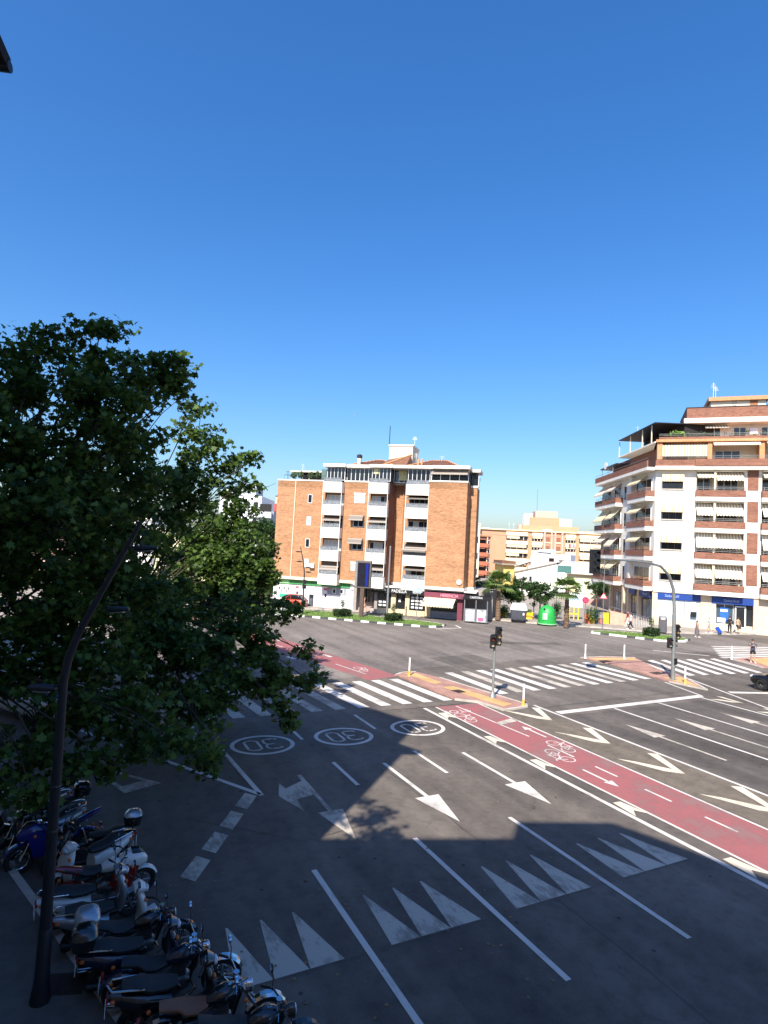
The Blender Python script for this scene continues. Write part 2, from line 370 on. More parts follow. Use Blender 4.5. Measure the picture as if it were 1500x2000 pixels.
# red cycle lane in two runs, either side of the crossing
bl = MB().sheet([(15.9,-25),(18.3,-25),(18.28,24.55),(15.75,24.55)], .004).build('cycle_lane', RED); tag(bl, None, kind='structure')
bl2 = MB().sheet([(17.25,31.0),(15.0,30.45),(13.66,36.3),(13.05,39.15),(11.0,48),(8.6,60),(5,78),(7.4,78),(10.8,61),(13.2,49.5),(14.61,44)], .004).build('cycle_lane', RED); tag(bl2, None, kind='structure')
for x, w in ((15.82,.1),(18.3,.1)): line('cycle_lane_edge_line', (x,-25), (x-.05,24.5), w)
line('cycle_lane_centre_line', (17.2,19.5), (16.85,24.4), .08)
line('cycle_lane_centre_line', (15.55,31.9), (14.9,35), .08)
for k in range(12): line('cycle_lane_dash', (17.24,15.97-2.13*k), (17.24,14.97-2.13*k), .09)
line('cycle_lane_dash', (17.22,17.0), (17.2,18.4), .09)
paint('cycle_stop_line', [(17.1,21.2),(18.26,21.45),(18.26,21.9),(17.05,21.55)], WORN_SHADE)
for k in range(8):
    y = 37.0+k*3.3; x = 14.05-(y-36)*.212
    line('cycle_crossing_dash', (x-.62-.35,y), (x-.62-.35-.2,y+.95), .28)
    line('cycle_crossing_dash', (x+1.65,y+.2), (x+1.45,y+1.15), .28)
    line('cycle_lane_dash', (x+.3,y+1.0), (x+.1,y+1.9), .08)
def arc(cx, cy, rx, ry, a0, a1, w, name='marking_stroke', m=None, n=18):
    out, inn = [], []
    for k in range(n+1):
        t = a0+(a1-a0)*k/n; out.append((cx+rx*math.cos(t), cy+ry*math.sin(t))); inn.append((cx+(rx-w)*math.cos(t), cy+(ry-w)*math.sin(t)))
    mb = MB()
    for k in range(n): mb.quad((*out[k],ZP),(*out[k+1],ZP),(*inn[k+1],ZP),(*inn[k],ZP))
    return mb, name, m
def bike_symbol(cx, cy, d):                    # bicycle painted along the lane, d = +1/-1 travel along Y
    mb = MB()
    def seg(a, b, w=.045):
        a = Vector((cx+a[1]*d, cy+a[0]*d)); b = Vector((cx+b[1]*d, cy+b[0]*d)); t = (b-a).normalized(); n = Vector((-t.y,t.x))*w/2
        mb.quad((*(a+n),ZP),(*(b+n),ZP),(*(b-n),ZP),(*(a-n),ZP))
    for wx in (-.42,.42):
        p = [(wx+.27*math.cos(2*PI*k/12), -.15+.27*math.sin(2*PI*k/12)) for k in range(12)]
        for k in range(12): seg(p[k], p[(k+1)%12])
    for a, b in (((-.42,-.15),(-.15,.22)),((-.15,.22),(.3,.2)),((.3,.2),(0,-.15)),((0,-.15),(-.15,.22)),((-.42,-.15),(0,-.15)),((.42,-.15),(.28,.32)),((.28,.32),(.42,.36)),((-.25,.26),(-.05,.26))): seg(a, b)
    mb.build('bicycle_marking', WHITE, road)
def lane_arrow_thin(x, y0, y1, d):
    mb = MB(); w = .05; tip = y1
    mb.quad((x-w,y0,ZP),(x+w,y0,ZP),(x+w,y1,ZP),(x-w,y1,ZP))
    mb.quad((x-.2,y1-.02*d,ZP),(x+.2,y1-.02*d,ZP),(x,y1+.45*d,ZP)); mb.build('cycle_arrow_marking', WHITE, road)
bike_symbol(16.65,17.3,-1); bike_symbol(17.75,18.1,1)
bike_symbol(16.3,22.6,1); bike_symbol(15.95,33.2,1)
lane_arrow_thin(16.55,15.9,14.75,-1); lane_arrow_thin(17.85,19.2,20.3,1)
text('cycle_word_marking', 'STOP', .62, WHITE, road, (16.35,23.6,ZP), (0,0,PI), ext=.0005)
# solid line beside the cycle lane and little hatch arrows
line('edge_line', (15.02,-25), (15.12,24.5), .17)
for y in (23.6,20.1,17.3,13.45,9.9,6.4,2.9):
    MB().quad((15.32,y,ZP),(15.62,y-.02,ZP),(15.75,y-.95,ZP),(15.5,y-.62,ZP),(15.22,y-.95,ZP)).build('hatch_chevron', CREAM, road)
# lane lines of the near carriageway
for x, y0, y1 in ((5.38,13.25,5),(8.36,13.72,8.2),(11.55,13.8,8.12),(8.15,23.72,22.0),(11.46,24.45,22.35),(8.38,19.42,17.35),(11.68,19.52,17.25)):
    line('lane_line', (x,y0), (x,y1), .13)
line('gore_line', (5.05,22.0), (5.35,17.62), .15); line('gore_line', (5.33,17.7), (-.6,27.4), .15)
for k in range(4):
    c = Vector((4.88-.645*k, 17.48-1.035*k)); d = Vector((-.53,-.85)); n = Vector((.66,-.75)).normalized()
    a = c+n*.21-d*.36; b = c-n*.21-d*.36; MB().quad((*a,ZP),(*b,ZP),(*(b+d*.9),ZP),(*(a+d*.9),ZP)).build('parking_dash', WORN_SHADE, road)
tri = MB()
P1, P2, P3 = Vector((2.75,19.5)), Vector((1.68,19.08)), Vector((.55,22.1))
cen = (P1+P2+P3)/3
I1, I2, I3 = P1+(P3-P1)*.16+(P2-P1)*.14, P2+(P3-P2)*.16+(P1-P2)*.14, P3+(cen-P3)*.22
for a, b, c, d in ((P1,P2,I2,I1),(P2,P3,I3,I2),(P3,P1,I1,I3)): tri.quad((*a,ZP),(*b,ZP),(*c,ZP),(*d,ZP))
tri.build('give_way_triangle', WORN_SHADE, road)
# speed roundels: 30 read by drivers coming towards us
def roundel(cx, cy):
    mb, _, _ = arc(cx, cy, 1.2, 1.05, 0, 2*PI, .16, n=40); mb.build('speed_limit_roundel', WHITE, road)
    def stroke(pts, w=.1):
        mb = MB()
        for a, b in zip(pts[:-1], pts[1:]):
            a = Vector((cx-a[0]*1.02, cy-a[1]*.72)); b = Vector((cx-b[0]*1.02, cy-b[1]*.72)); t = (b-a).normalized(); n = Vector((-t.y,t.x))*w/2; e = t*w*.3
            mb.quad((*(a+n-e),ZP),(*(b+n+e),ZP),(*(b-n+e),ZP),(*(a-n-e),ZP))
        return mb
    three = stroke([(-.62,.6),(-.5,.72),(-.22,.72),(-.1,.58),(-.1,.16),(-.2,.02),(-.42,.02)]); three.v = [(a,b,c) for a,b,c in three.v]
    three.build('speed_limit_digit', WHITE, road)
    stroke([(-.2,.02),(-.1,-.12),(-.1,-.58),(-.22,-.72),(-.5,-.72),(-.62,-.6)]).xf(lambda v: (v[0], v[1], ZP+.003)).build('speed_limit_digit', WHITE, road)
    stroke([(.12,.55),(.26,.72),(.46,.72),(.6,.55),(.6,-.55),(.46,-.72),(.26,-.72),(.12,-.55),(.12,.55)]).build('speed_limit_digit', WHITE, road)
for c in ((6.57,21.9),(9.84,21.88),(13.28,21.97)): roundel(*c)
# direction arrows towards us
def arrow(x, y0, yh, y1, d, m=None, hw=.42, sw=.07):
    MB().quad((x-sw,y0,ZP),(x+sw,y0,ZP),(x+sw,yh,ZP),(x-sw,yh,ZP)).quad((x-hw,yh+.002,ZP),(x+hw,yh+.002,ZP),(x,y1,ZP)).build('lane_arrow', m or WHITE, road)
arrow(10.03,18.78,15.86,14.08,-1); arrow(13.37,18.78,15.76,14.05,-1)
MB().quad((6.82,18.73,ZP),(6.96,18.73,ZP),(6.96,15.96,ZP),(6.82,15.96,ZP)).quad((6.5,15.962,ZP),(7.27,15.962,ZP),(6.89,14.19,ZP)) \
    .quad((6.82,18.25,ZP),(6.82,17.15,ZP),(6.24,16.98,ZP),(6.17,17.85,ZP)).quad((6.1,18.32,ZP),(5.8,17.38,ZP),(6.18,16.2,ZP),(6.235,17.0,ZP),(6.165,17.84,ZP)).build('lane_arrow', WORN_SHADE, road)
for x in (22.87,26.25,29.7): arrow(x, 14.7, 17.66, 19.5, 1, WORN_SHADE, .36)
# raised table teeth
hump = MB().sheet([(2.2,10.2),(14.6,10.2),(14.6,12.0),(2.2,12.0)], .004).build('speed_table', mat_asphalt('asphalt_table', (.118,.1,.086), .15), road)
tb = [2.86,3.54,4.2,4.88]; tt = [3.08,3.76,4.43]
for tips, base in (((3.08,3.76,4.43),(2.86,3.54,4.2,4.88)),((6.03,6.76,7.47),(5.84,6.5,7.2,7.95)),((9.18,9.92,10.69),(8.86,9.55,10.3,11.07)),((12.27,13.06,13.87),(12.1,12.84,13.64,14.45))):
    for k in range(3): paint('shark_tooth', [(tips[k]-.02,11.92),(tips[k]+.02,11.92),(base[k+1]-.01,10.25),(base[k]+.01,10.25)], WORN_SHADE)
# crossings
for k in range(11):
    x = 5.1+1.17*k; paint('crosswalk_stripe', [(x,25.42),(x+.55,25.42),(x+.02,30.35),(x-.53,30.35)], WORN_SHADE if k < 6 else WHITE)
for k in range(11):
    x = 20.6+1.2*k; y0 = 25.75+.06*k; paint('crosswalk_stripe', [(x,y0),(x+.58,y0),(x+.5,y0+5.35),(x-.08,y0+5.35)], WHITE if k not in (1,4,5,8) else WORN_SHADE)
for k in range(7):
    x = 35.6+1.28*k; y0 = 26.5-.13*k; paint('crosswalk_stripe', [(x,y0),(x+.62,y0),(x+2.45,y0+4.8),(x+1.83,y0+4.8)], WHITE)
for k in range(7):
    a = Vector(G(1395-6*k+k*9, 1264+3.6*k)); b = Vector(G(1640, 1268+3.4*k)); d = (b-a).normalized(); n = Vector((-d.y,d.x))
    paint('crosswalk_stripe', [tuple(a), tuple(b), tuple(b+n*.5), tuple(a+n*.5)])
line('stop_line', (21.1,21.95), (32.1,22.2), .42); line('stop_line', G(1425,1352.5), G(1640,1357), .4)
# far carriageway lines (traffic going away)
for x, y1 in ((20.88,23.4),(24.67,21.72),(28.1,21.85),(31.77,21.95)): line('lane_line', (x,-20), (x,y1), .14)
line('edge_line', (33.35,19.2), (35.9,25.7), .14); line('edge_line', (32.2,22.2), (33.2,25.4), .13); line('edge_line', (33.35,19.2), (33.35,-20), .14)
line('edge_line', (43.5,34.5), (46.5,31.5), .2)
# gore hatching between cycle lane and far carriageway
for k in range(7):
    o = 3.37*k
    MB().quad((18.7,23.05-o,ZP),(19.15,22.6-o,ZP),(19.85,21.55-o,ZP),(19.9,21.05-o,ZP),(19.38,21.5-o,ZP)).quad((20.45,23.1-o,ZP),(20.78,22.9-o,ZP),(19.92,21.06-o,ZP),(19.87,21.56-o,ZP)).build('hatch_chevron', CREAM, road)
for o in (0,2.6):
    MB().quad((31.95,21.6-o,ZP),(32.5,21.35-o,ZP),(33.0,20.5-o,ZP),(32.55,20.7-o,ZP)).quad((33.0,21.9-o,ZP),(33.25,21.7-o,ZP),(33.06,20.3-o,ZP),(32.95,20.6-o,ZP)).build('hatch_chevron', CREAM, road)
# tyre-dark and patched asphalt pieces
for pts in ([(18.4,-20),(20.8,-20),(20.8,20.5),(18.4,24)],):
    MB().sheet(pts, .0035).build('asphalt_patch', mat_asphalt('asphalt_gore', (.14,.116,.09), .12), road)
MB().sheet([(3.6,24.7),(17.5,24.7),(17.3,25.3),(3.6,25.3)], .003).build('asphalt_patch', mat_asphalt('asphalt_seam', (.145,.122,.104), .12), road)
MB().sheet([(21.0,11),(32.0,11),(32.0,21.5),(21.0,21.5)], .003).build('asphalt_patch', mat_asphalt('asphalt_dark', (.093,.08,.07), .25), road)
MB().sheet([(4.6,31.5),(16.5,31.2),(19,32.6),(34,34),(47,33),(60,33),(60,44),(20,70),(0,75)], .002).build('asphalt_patch', mat_asphalt('asphalt_far_pale', (.165,.143,.126), .2), road)  # paler asphalt sheet over the far junction
# ------------------------------------------------------------------ pavements
def pavement(name, pts, z, m, kerb_edges=(), kz=None, label=None):
    o = MB().prism(pts, -.03, z).build(name, m); tag(o, None, kind='structure')
    for a, b in kerb_edges: kerb_run(o, a, b, z+.006)
    return o
def kerb_run(parent, a, b, z, w=.16, step=1.0, mats=None):
    a, b = Vector(a), Vector(b); d = b-a; L = d.length; d.normalize(); n = Vector((-d.y,d.x)); k = max(1, round(L/step)); st = L/k
    for i in range(k):
        p = a+d*(st*i+.006); q = a+d*(st*(i+1)-.006); j = random.uniform(-.004,.004)
        pts = [tuple(p+n*w*.5), tuple(q+n*w*.5), tuple(q-n*w*.5), tuple(p-n*w*.5)]
        MB().prism(pts, -.02, z+j).build('kerb_stone', mats[i%len(mats)] if mats else KERB, parent)
near = pavement('pavement', [(8.5,-10),(4.83,0),(1.03,10.3),(-1.12,16.28),(-1.95,18.6),(-3.2,19.9),(-5.5,20.6),(-14,22.5),(-14,-10)], .14, PAVE_SHADE,
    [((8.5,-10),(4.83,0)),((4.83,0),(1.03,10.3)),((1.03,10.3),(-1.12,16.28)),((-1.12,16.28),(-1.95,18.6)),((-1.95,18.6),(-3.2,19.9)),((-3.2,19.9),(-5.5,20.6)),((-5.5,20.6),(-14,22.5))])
corner = pavement('pavement', [(3.9,21.9),(4.35,22.6),(4.5,24.5),(4.2,30.6),(3.4,40),(0,60),(-30,66),(-30,58),(-6,38),(1.0,26.2),(3.3,22.2)], .13, PAVE,
    [((3.9,21.9),(4.35,22.6)),((4.35,22.6),(4.5,24.5)),((4.5,24.5),(4.2,30.6)),((4.2,30.6),(3.4,40)),((3.4,40),(0,60)),((-6,38),(1.0,26.2)),((1.0,26.2),(3.3,22.2)),((3.3,22.2),(3.9,21.9))])
MB().sheet([(2.6,24.6),(4.3,24.6),(4.1,30.4),(2.4,30.4)], .137).build('tactile_paving', PINK, corner)
FS = [(-40,84),(-12,77),(5,70.4),(21.4,64.6),(31.3,60.3),(40.6,54.4),(44.2,50.6),(50.0,46.6),(53.2,43.6),(56.5,42.1),(63,40.3),(72,39.4),(110,38)]
far = pavement('pavement', FS+[(150,38),(150,290),(-40,290)], .14, PAVE, [(FS[i],FS[i+1]) for i in range(len(FS)-2)])
# ramp of pink pavers by the far crossing
isl1 = pavement('traffic_island', [(17.15,31.15),(17.9,31.65),(18.75,31.55),(19.35,29.8),(20.5,23.6),(20.2,23.2),(18.7,23.0),(18.35,24.6),(17.45,25.4),(17.3,27.0)], .07, PINK,
    [((17.15,31.15),(17.9,31.65)),((17.9,31.65),(18.75,31.55)),((20.5,23.6),(20.2,23.2)),((20.2,23.2),(18.7,23.0)),((18.7,23.0),(18.35,24.6)),((19.35,29.8),(20.5,23.6)),((18.35,24.6),(17.45,25.4))])
for pts in ([(17.75,31.3),(18.45,31.3),(18.75,28.6),(18.1,28.4)],[(18.15,27.6),(18.9,27.8),(19.75,23.7),(19.0,23.4)]):
    MB().sheet(pts, .078).build('tactile_paving', TACT, isl1)
MB().sheet([(18.2,26.9),(18.75,26.95),(18.85,26.35),(18.3,26.3)], .083).build('manhole_cover', IRON, isl1)
isl2 = pavement('traffic_island', [(33.9,33.1),(36.2,33.0),(38.5,32.1),(37.4,30.2),(36.4,28.5),(35.8,25.9),(33.9,23.1),(33.5,25.3),(33.7,26.85),(34.3,30.9)], .07, PINK,
    [((33.9,33.1),(36.2,33.0)),((36.2,33.0),(38.5,32.1)),((35.8,25.9),(33.9,23.1)),((33.9,23.1),(33.5,25.3))])
for pts in ([(34.2,32.8),(38.1,31.9),(37.7,31.2),(34.2,31.9)],[(34.1,26.2),(35.5,26.0),(34.0,23.6),(33.8,25.2)]): MB().sheet(pts, .078).build('tactile_paving', TACT, isl2)
for c in ((34.6,31.4),(34.9,27.3)): MB().sheet([(c[0]-.45,c[1]-.3),(c[0]+.45,c[1]-.3),(c[0]+.45,c[1]+.3),(c[0]-.45,c[1]+.3)], .083).build('manhole_cover', IRON, isl2)
i3 = [G(1428,1288), G(1500,1284), G(1620,1294), G(1640,1312), G(1490,1305)]
isl3 = pavement('traffic_island', i3, .07, PINK, [(i3[4],i3[0])])
MB().sheet([G(1458,1289), G(1500,1286.5), G(1600,1296), G(1600,1308), G(1500,1303)], .078).build('tactile_paving', TACT, isl3)
# grass islands with painted kerb stones
GRASS = mat('lawn', (.1,.16,.035), .95, var=.45, scale=5, bump=1, fine=60)
def grass_island(pts, near_edge, far_edge):
    o = MB().prism(pts, -.03, .12).build('traffic_island', GRASS); tag(o, None, kind='structure')
    for a, b in near_edge: kerb_run(o, a, b, .17, .2, .85, [PWHITE, PBLACK])
    for a, b in far_edge: kerb_run(o, a, b, .15, .18, 1.2)
    return o
ga = [(12.5,63.4),(20.1,57.9),(26.4,52.2),(30.3,49.0),(31.9,49.1),(32.9,50.2),(32.2,52.2),(25.2,60.4),(21.5,62.9),(14,66.6)]
gi1 = grass_island(ga, [(ga[0],ga[1]),(ga[1],ga[2]),(ga[2],ga[3]),(ga[3],ga[4]),(ga[4],ga[5])], [(ga[5],ga[6]),(ga[6],ga[7]),(ga[7],ga[8]),(ga[8],ga[9])])
gb = [(45.9,43.5),(47.2,41.4),(49.25,38.0),(51.5,37.4),(53.3,38.2),(53.4,40.3),(49.9,43.4),(47.0,44.4)]
gi2 = grass_island(gb, [(gb[0],gb[1]),(gb[1],gb[2]),(gb[2],gb[3]),(gb[3],gb[4])], [(gb[4],gb[5]),(gb[5],gb[6]),(gb[6],gb[7]),(gb[7],gb[0])])
def grass_blades(pts, z, n, name='grass_tufts', parent=None):
    xs = [p[0] for p in pts]; ys = [p[1] for p in pts]; mb = MB(); k = 0
    def inside(x, y):
        c = False; m = len(pts)
        for i in range(m):
            (x1,y1),(x2,y2) = pts[i], pts[(i+1)%m]
            if (y1 > y) != (y2 > y) and x < (x2-x1)*(y-y1)/(y2-y1)+x1: c = not c
        return c
    while k < n:
        x, y = random.uniform(min(xs),max(xs)), random.uniform(min(ys),max(ys))
        if not inside(x, y): continue
        a = random.uniform(0,2*PI); w = .05; h = random.uniform(.05,.13); dx, dy = w*math.cos(a), w*math.sin(a)
        mb.quad((x-dx,y-dy,z),(x+dx,y+dy,z),(x+random.uniform(-.05,.05),y+random.uniform(-.05,.05),z+h)); k += 1
    o = mb.build(name, mat('grass_blade', (.12,.2,.04), .8, var=.4, scale=6), parent); o['kind'] = 'stuff'
    return o
grass_blades(ga, .118, 5000, parent=gi1); grass_blades(gb, .118, 1500, parent=gi2)
line('edge_line', (30.6,48.2), (33.6,48.4), .2); line('edge_line', (33.6,48.4), (34.2,50.2), .2)
# ================================================================== buildings
BRICK = mat_brick('brick_orange', (.47,.225,.105), (.39,.17,.075), (.42,.29,.19), .25, .085, .012, .13)
BRICK_R = mat_brick('brick_red', (.27,.1,.062), (.22,.08,.05), (.3,.2,.15), .25, .08, .012)
BRICK_T = mat_brick('brick_top_course', (.36,.17,.075), (.31,.14,.06), (.32,.22,.14), .25, .085, .012)
WPAINT = mat('white_render', (.76,.72,.64), .85, var=.07, scale=1.2, bump=.15)
CPAINT = mat('cream_render', (.74,.66,.5), .85, var=.08, scale=1, bump=.15)
WALU = mat('white_aluminium', (.75,.75,.74), .4, .1, var=.05)
GLASS = mat_glass('window_glass', (.03,.036,.045), .05)
GLASS2 = mat_glass('window_glass_dark', (.015,.018,.022), .12)
CURT = mat('curtain', (.6,.59,.56), .9, var=.2, scale=6)
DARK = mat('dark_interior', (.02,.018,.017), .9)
GREYM = mat('grey_metal', (.28,.28,.28), .5, .5, var=.15)
DKM = mat('dark_metal', (.045,.045,.05), .45, .6, var=.15)
TILE = mat('roof_tile', (.17,.075,.042), .85, var=.3, scale=2.5, bump=.3)
TERR = mat('terracotta_trim', (.55,.26,.12), .8, var=.15)
AWN_G = mat_stripe('awning_grey', (.33,.29,.25), (.2,.175,.15), .5, 1)
AWN_Y = mat_stripe('awning_yellow', (.78,.68,.47), (.5,.37,.2), .26, 0)
AWN_W = mat_stripe('awning_white', (.78,.74,.64), (.5,.41,.29), .3, 0)
AWN_P = mat('awning_peach', (.66,.5,.38), .9, var=.1)
SIGNW = mat('sign_white', (.8,.8,.8), .5, var=.03)
def window(root, x0, x1, z0, z1, v=0, fr=WALU, gl=GLASS, n=2, name='window', depth=.12, shutter=0., curtain=0.):
    """frame proud of the wall face at y=v, pane a little behind the frame face"""
    t = .06; d = .05
    mb = MB(); mb.box(x0,x1,v-.03,v+d,z0,z0+t).box(x0,x1,v-.03,v+d,z1-t,z1).box(x0,x0+t,v-.03,v+d,z0+t,z1-t).box(x1-t,x1,v-.03,v+d,z0+t,z1-t)
    for k in range(1, n):
        c = x0+(x1-x0)*k/n; mb.box(c-t*.5,c+t*.5,v-.03,v+d,z0+t,z1-t)
    w = mb.build(name, fr, root)
    for k in range(n):
        a = x0+(x1-x0)*k/n+t*.5; b = x0+(x1-x0)*(k+1)/n-t*.5
        MB().box(a,b,v-.008,v+.01,z0+t,z1-t).build('pane', gl if random.random() > curtain else CURT, w)
    if shutter > 0: MB().box(x0+t,x1-t,v-.024,v-.012,z1-t-(z1-z0-2*t)*shutter,z1-t).build('shutter', SIGNW, w)
    return w
def awning(root, x0, x1, z, out, drop, m, v=0, flap=.18, name='awning'):
    """sloping cloth from the wall at height z out to the front bar, with a hanging flap"""
    t = .025; mb = MB(); y0, y1 = v-.05, v-out
    mb.quad((x0,y0,z),(x1,y0,z),(x1,y1,z-drop),(x0,y1,z-drop)).quad((x0,y0,z-t),(x0,y1,z-drop-t),(x1,y1,z-drop-t),(x1,y0,z-t))
    mb.quad((x0,y0,z),(x0,y1,z-drop),(x0,y1,z-drop-t),(x0,y0,z-t)).quad((x1,y0,z),(x1,y0,z-t),(x1,y1,z-drop-t),(x1,y1,z-drop))
    n = max(3, int((x1-x0)/.3))
    for k in range(n):
        a = x0+(x1-x0)*k/n; b = x0+(x1-x0)*(k+1)/n; c = (a+b)/2; zz = z-drop-t
        mb.quad((a,y1,zz+t),(b,y1,zz+t),(b,y1-.006,zz-flap*.7),(c,y1-.006,zz-flap),(a,y1-.006,zz-flap*.7))
    o = mb.build(name, m, root)
    for x in (x0+.08, x1-.08): MB().tube([(x,v+.0,z-drop-.35),(x,v-out*.5,z-drop*.75-.2),(x,y1+.03,z-drop-.05)], .018, 5).build('awning_arm', GREYM, o)
    return o
def hood_awning(root, x0, x1, z0, z1, out, m, v=0):
    mb = MB(); n = 7; pr = [(v-.03-out*math.sin(k/n*PI/2), z1-(z1-z0)*(1-math.cos(k/n*PI/2))) for k in range(n+1)]
    for (a,b),(c,d) in zip(pr[:-1],pr[1:]): mb.quad((x0,a,b),(x1,a,b),(x1,c,d),(x0,c,d))
    for x in (x0,x1): mb.quad(*[(x,a,b) for a,b in pr], (x,v-.03,z0))
    return mb.build('awning', m, root)
def railing(root, x0, x1, z0, z1, y, m, step=.14, glass=None, name='railing'):
    mb = MB().box(x0,x1,y-.02,y+.02,z1-.04,z1).box(x0,x1,y-.015,y+.015,z0,z0+.03)
    n = max(1, int((x1-x0)/step))
    for k in range(n+1):
        x = x0+.015+(x1-x0-.03)*k/n; mb.box(x-.008,x+.008,y-.008,y+.008,z0+.03,z1-.04)
    o = mb.build(name, m, root)
    if glass: MB().box(x0+.02,x1-.02,y+.016,y+.022,z0+.05,z1-.06).build('pane', glass, o)
    return o
# ------------------------------------------------------------------ brick block in the middle
FB = Facade((541,1055), 70.5, (926,1075), 64.5)
cbk = crop(500,800,3.125)
B = empty('apartment_building', FB.loc(), FB.ang, 'five storey orange brick block with white balconies and glazed attic', 'building')
ZB, ZT = 3.45, 14.75
def bw(name, m, *b): return box(name, m, B, *b)
bw('wall', BRICK, -.3,5.75,0,12,ZB,ZT-.75); bw('wall', BRICK, 8.05,11.25,.0,12,ZB,ZT-.75)
bw('wall_top_course', BRICK_T, -.3,5.75,-.004,12,ZT-.75,ZT); bw('wall_top_course', BRICK_T, 8.05,11.25,-.004,12,ZT-.75,ZT)
bw('wall', BRICK, 5.75,8.05,.35,12,ZB,ZT)                       # behind the left balcony stack
bw('wall', BRICK, 11.25,13.52,.35,12,ZB,ZT)
bw('wall', BRICK, 13.52,15.4,2.6,12,ZB,ZT-.75); bw('wall_top_course', BRICK_T, 13.52,15.4,2.594,12,ZT-.75,ZT)      # set back bay
bw('wall', BRICK, 15.4,18.05,1.4,12,ZB,ZT)
bw('wall', BRICK, 18.05,22.3,-.35,11,ZB,ZT-.55); bw('wall_top_course', BRICK_T, 18.05,22.3,-.356,12,ZT-.55,ZT+.2)
bw('wall', BRICK, 22.3,23.1,2.2,4.6,ZB,ZT-.1)
bw('wall_side', BRICK_R, 13.4,13.521,-.3,2.6,ZB,ZT)  # reveal turned from the sun; its shade is put into darker brick
for x0, x1, y in ((-.36,5.78,-.06),(8.02,11.28,-.06),(13.5,15.42,2.54),(18.0,22.36,-.42),(22.36,23.16,2.14)):
    YE = 4.66 if x0 == 22.36 else 12.02
    bw('base_band', WPAINT if x0 > 12 else CPAINT, x0,x1,y,YE,ZB-.32,ZB+.0)
    bw('coping', WPAINT, x0,x1,y+.01,.5 if y < 1 else y+.5,ZT+(.2 if x0 == 18.0 else (-.1 if x0 == 22.36 else 0)),ZT+(.36 if x0 == 18.0 else .14))
# drain pipes
MB().tube([(2.0,-.06,ZB),(2.0,-.06,ZT)], .05, 6).build('drain_pipe', CPAINT, B)
MB().tube([(14.55,2.5,ZB),(14.55,2.5,ZT)], .06, 6).build('drain_pipe', mat('pipe_orange', (.5,.25,.12), .6), B)
# balcony stacks: white solid fronts, a glass rail above, a loggia behind
PT = [14.62,12.0,9.38,6.75,4.05]
stk = [(5.75,8.05,-.85,.35,[None,'plain','grey','plain','greylow']),(11.25,13.52,-.95,.35,[None,'plain','grey','plain','grey']),(15.4,18.05,-.2,1.4,[None,'greyhi','plain','greybig','greyhi'])]
for si, (x0, x1, yf, yb, st) in enumerate(stk):
    for k, zt in enumerate(PT):
        b = box('balcony', WPAINT, B, x0+.02,x1-.02,yf,yb-.005,zt-1.18,zt-1.04)
        box('balcony_front', WPAINT, b, x0,x1,yf-.06,yf+.06,zt-1.2,zt)
        for xx in (x0, x1-.08): box('balcony_side', WPAINT, b, xx,xx+.08,yf+.062,yb-.006,zt-1.2,zt)
        railing(b, x0+.04, x1-.04, zt+.005, zt+.5, yf, GREYM, .55, mat('rail_glass', (.2,.215,.23), .25, 0, .5, 5))
        box('drain_outlet', GREYM, b, (x0+x1)/2-.04,(x0+x1)/2+.04,yf-.085,yf-.062,zt-.75,zt-.62)
        if k > 0:
            s = st[k]
            gl = {0:CURT,1:GLASS,2:GLASS2}[si]
            w = window(B, x0+.1, x1-.1, zt-1.0, zt+1.22, yb-.06, WALU, GLASS if not (si == 2 and k == 2) else GLASS2, 4, 'balcony_window', curtain=(.75,.5,.15)[si] if k in (1,3) else .4)
            if s == 'plain' and si == 2: pass
            if s in ('grey','greyhi','greylow'):
                awning(B, x0+.06, x1-.06, zt+1.38, abs(yf-yb)+.02, {'grey':.5,'greyhi':.3,'greylow':.8}[s], AWN_G, yb, .12)
            if s == 'greybig': awning(B, x0-.12, x1-.02, zt+1.38, abs(yf-yb)+.45, .9, AWN_G, yb, .14)
            if si == 2 and k == 4:
                box('banner', mat('banner_yellow', (.62,.7,.2), .8), B, x1-.7,x1-.15,yb-.12,yb-.1,zt+.1,zt+.95)
    for k in range(4):
        z = PT[k]-1.2
        for xx in (x0, x1-.06): box('balcony_post', WPAINT, B, xx,xx+.06,yf-.02,yf+.04,z-1.42,z)
# small windows in the left wall
for k, z in enumerate((12.15,9.55,6.95,4.6)):
    window(B, 3.62, 4.16, z, z+1.02, 0, WALU, GLASS2 if k in (0,2) else SIGNW, 1)
for k, (z0, z1) in enumerate(((12.35,13.3),(9.6,10.4),(6.98,7.75),(4.6,5.4))):
    window(B, 9.35, 10.6, z0, z1, 0, WALU, CURT if k in (0,3) else GLASS2, 2, shutter=.25 if k == 0 else 0)
    if k in (0,3): box('shutter_box', SIGNW, B, 9.3,10.65,-.1,-.032,z1,z1+.2)
    else: hood_awning(B, 9.0, 10.65, z1-.1, z1+.55, .75, AWN_G)
box('air_conditioner', SIGNW, B, 4.35,4.95,-.35,-.002,4.62,5.1)
MB().lathe([(.28,0),(.22,.12),(.05,.16)], 12, (21.85,-.5,4.1), 'y').build('satellite_dish', SIGNW, B)
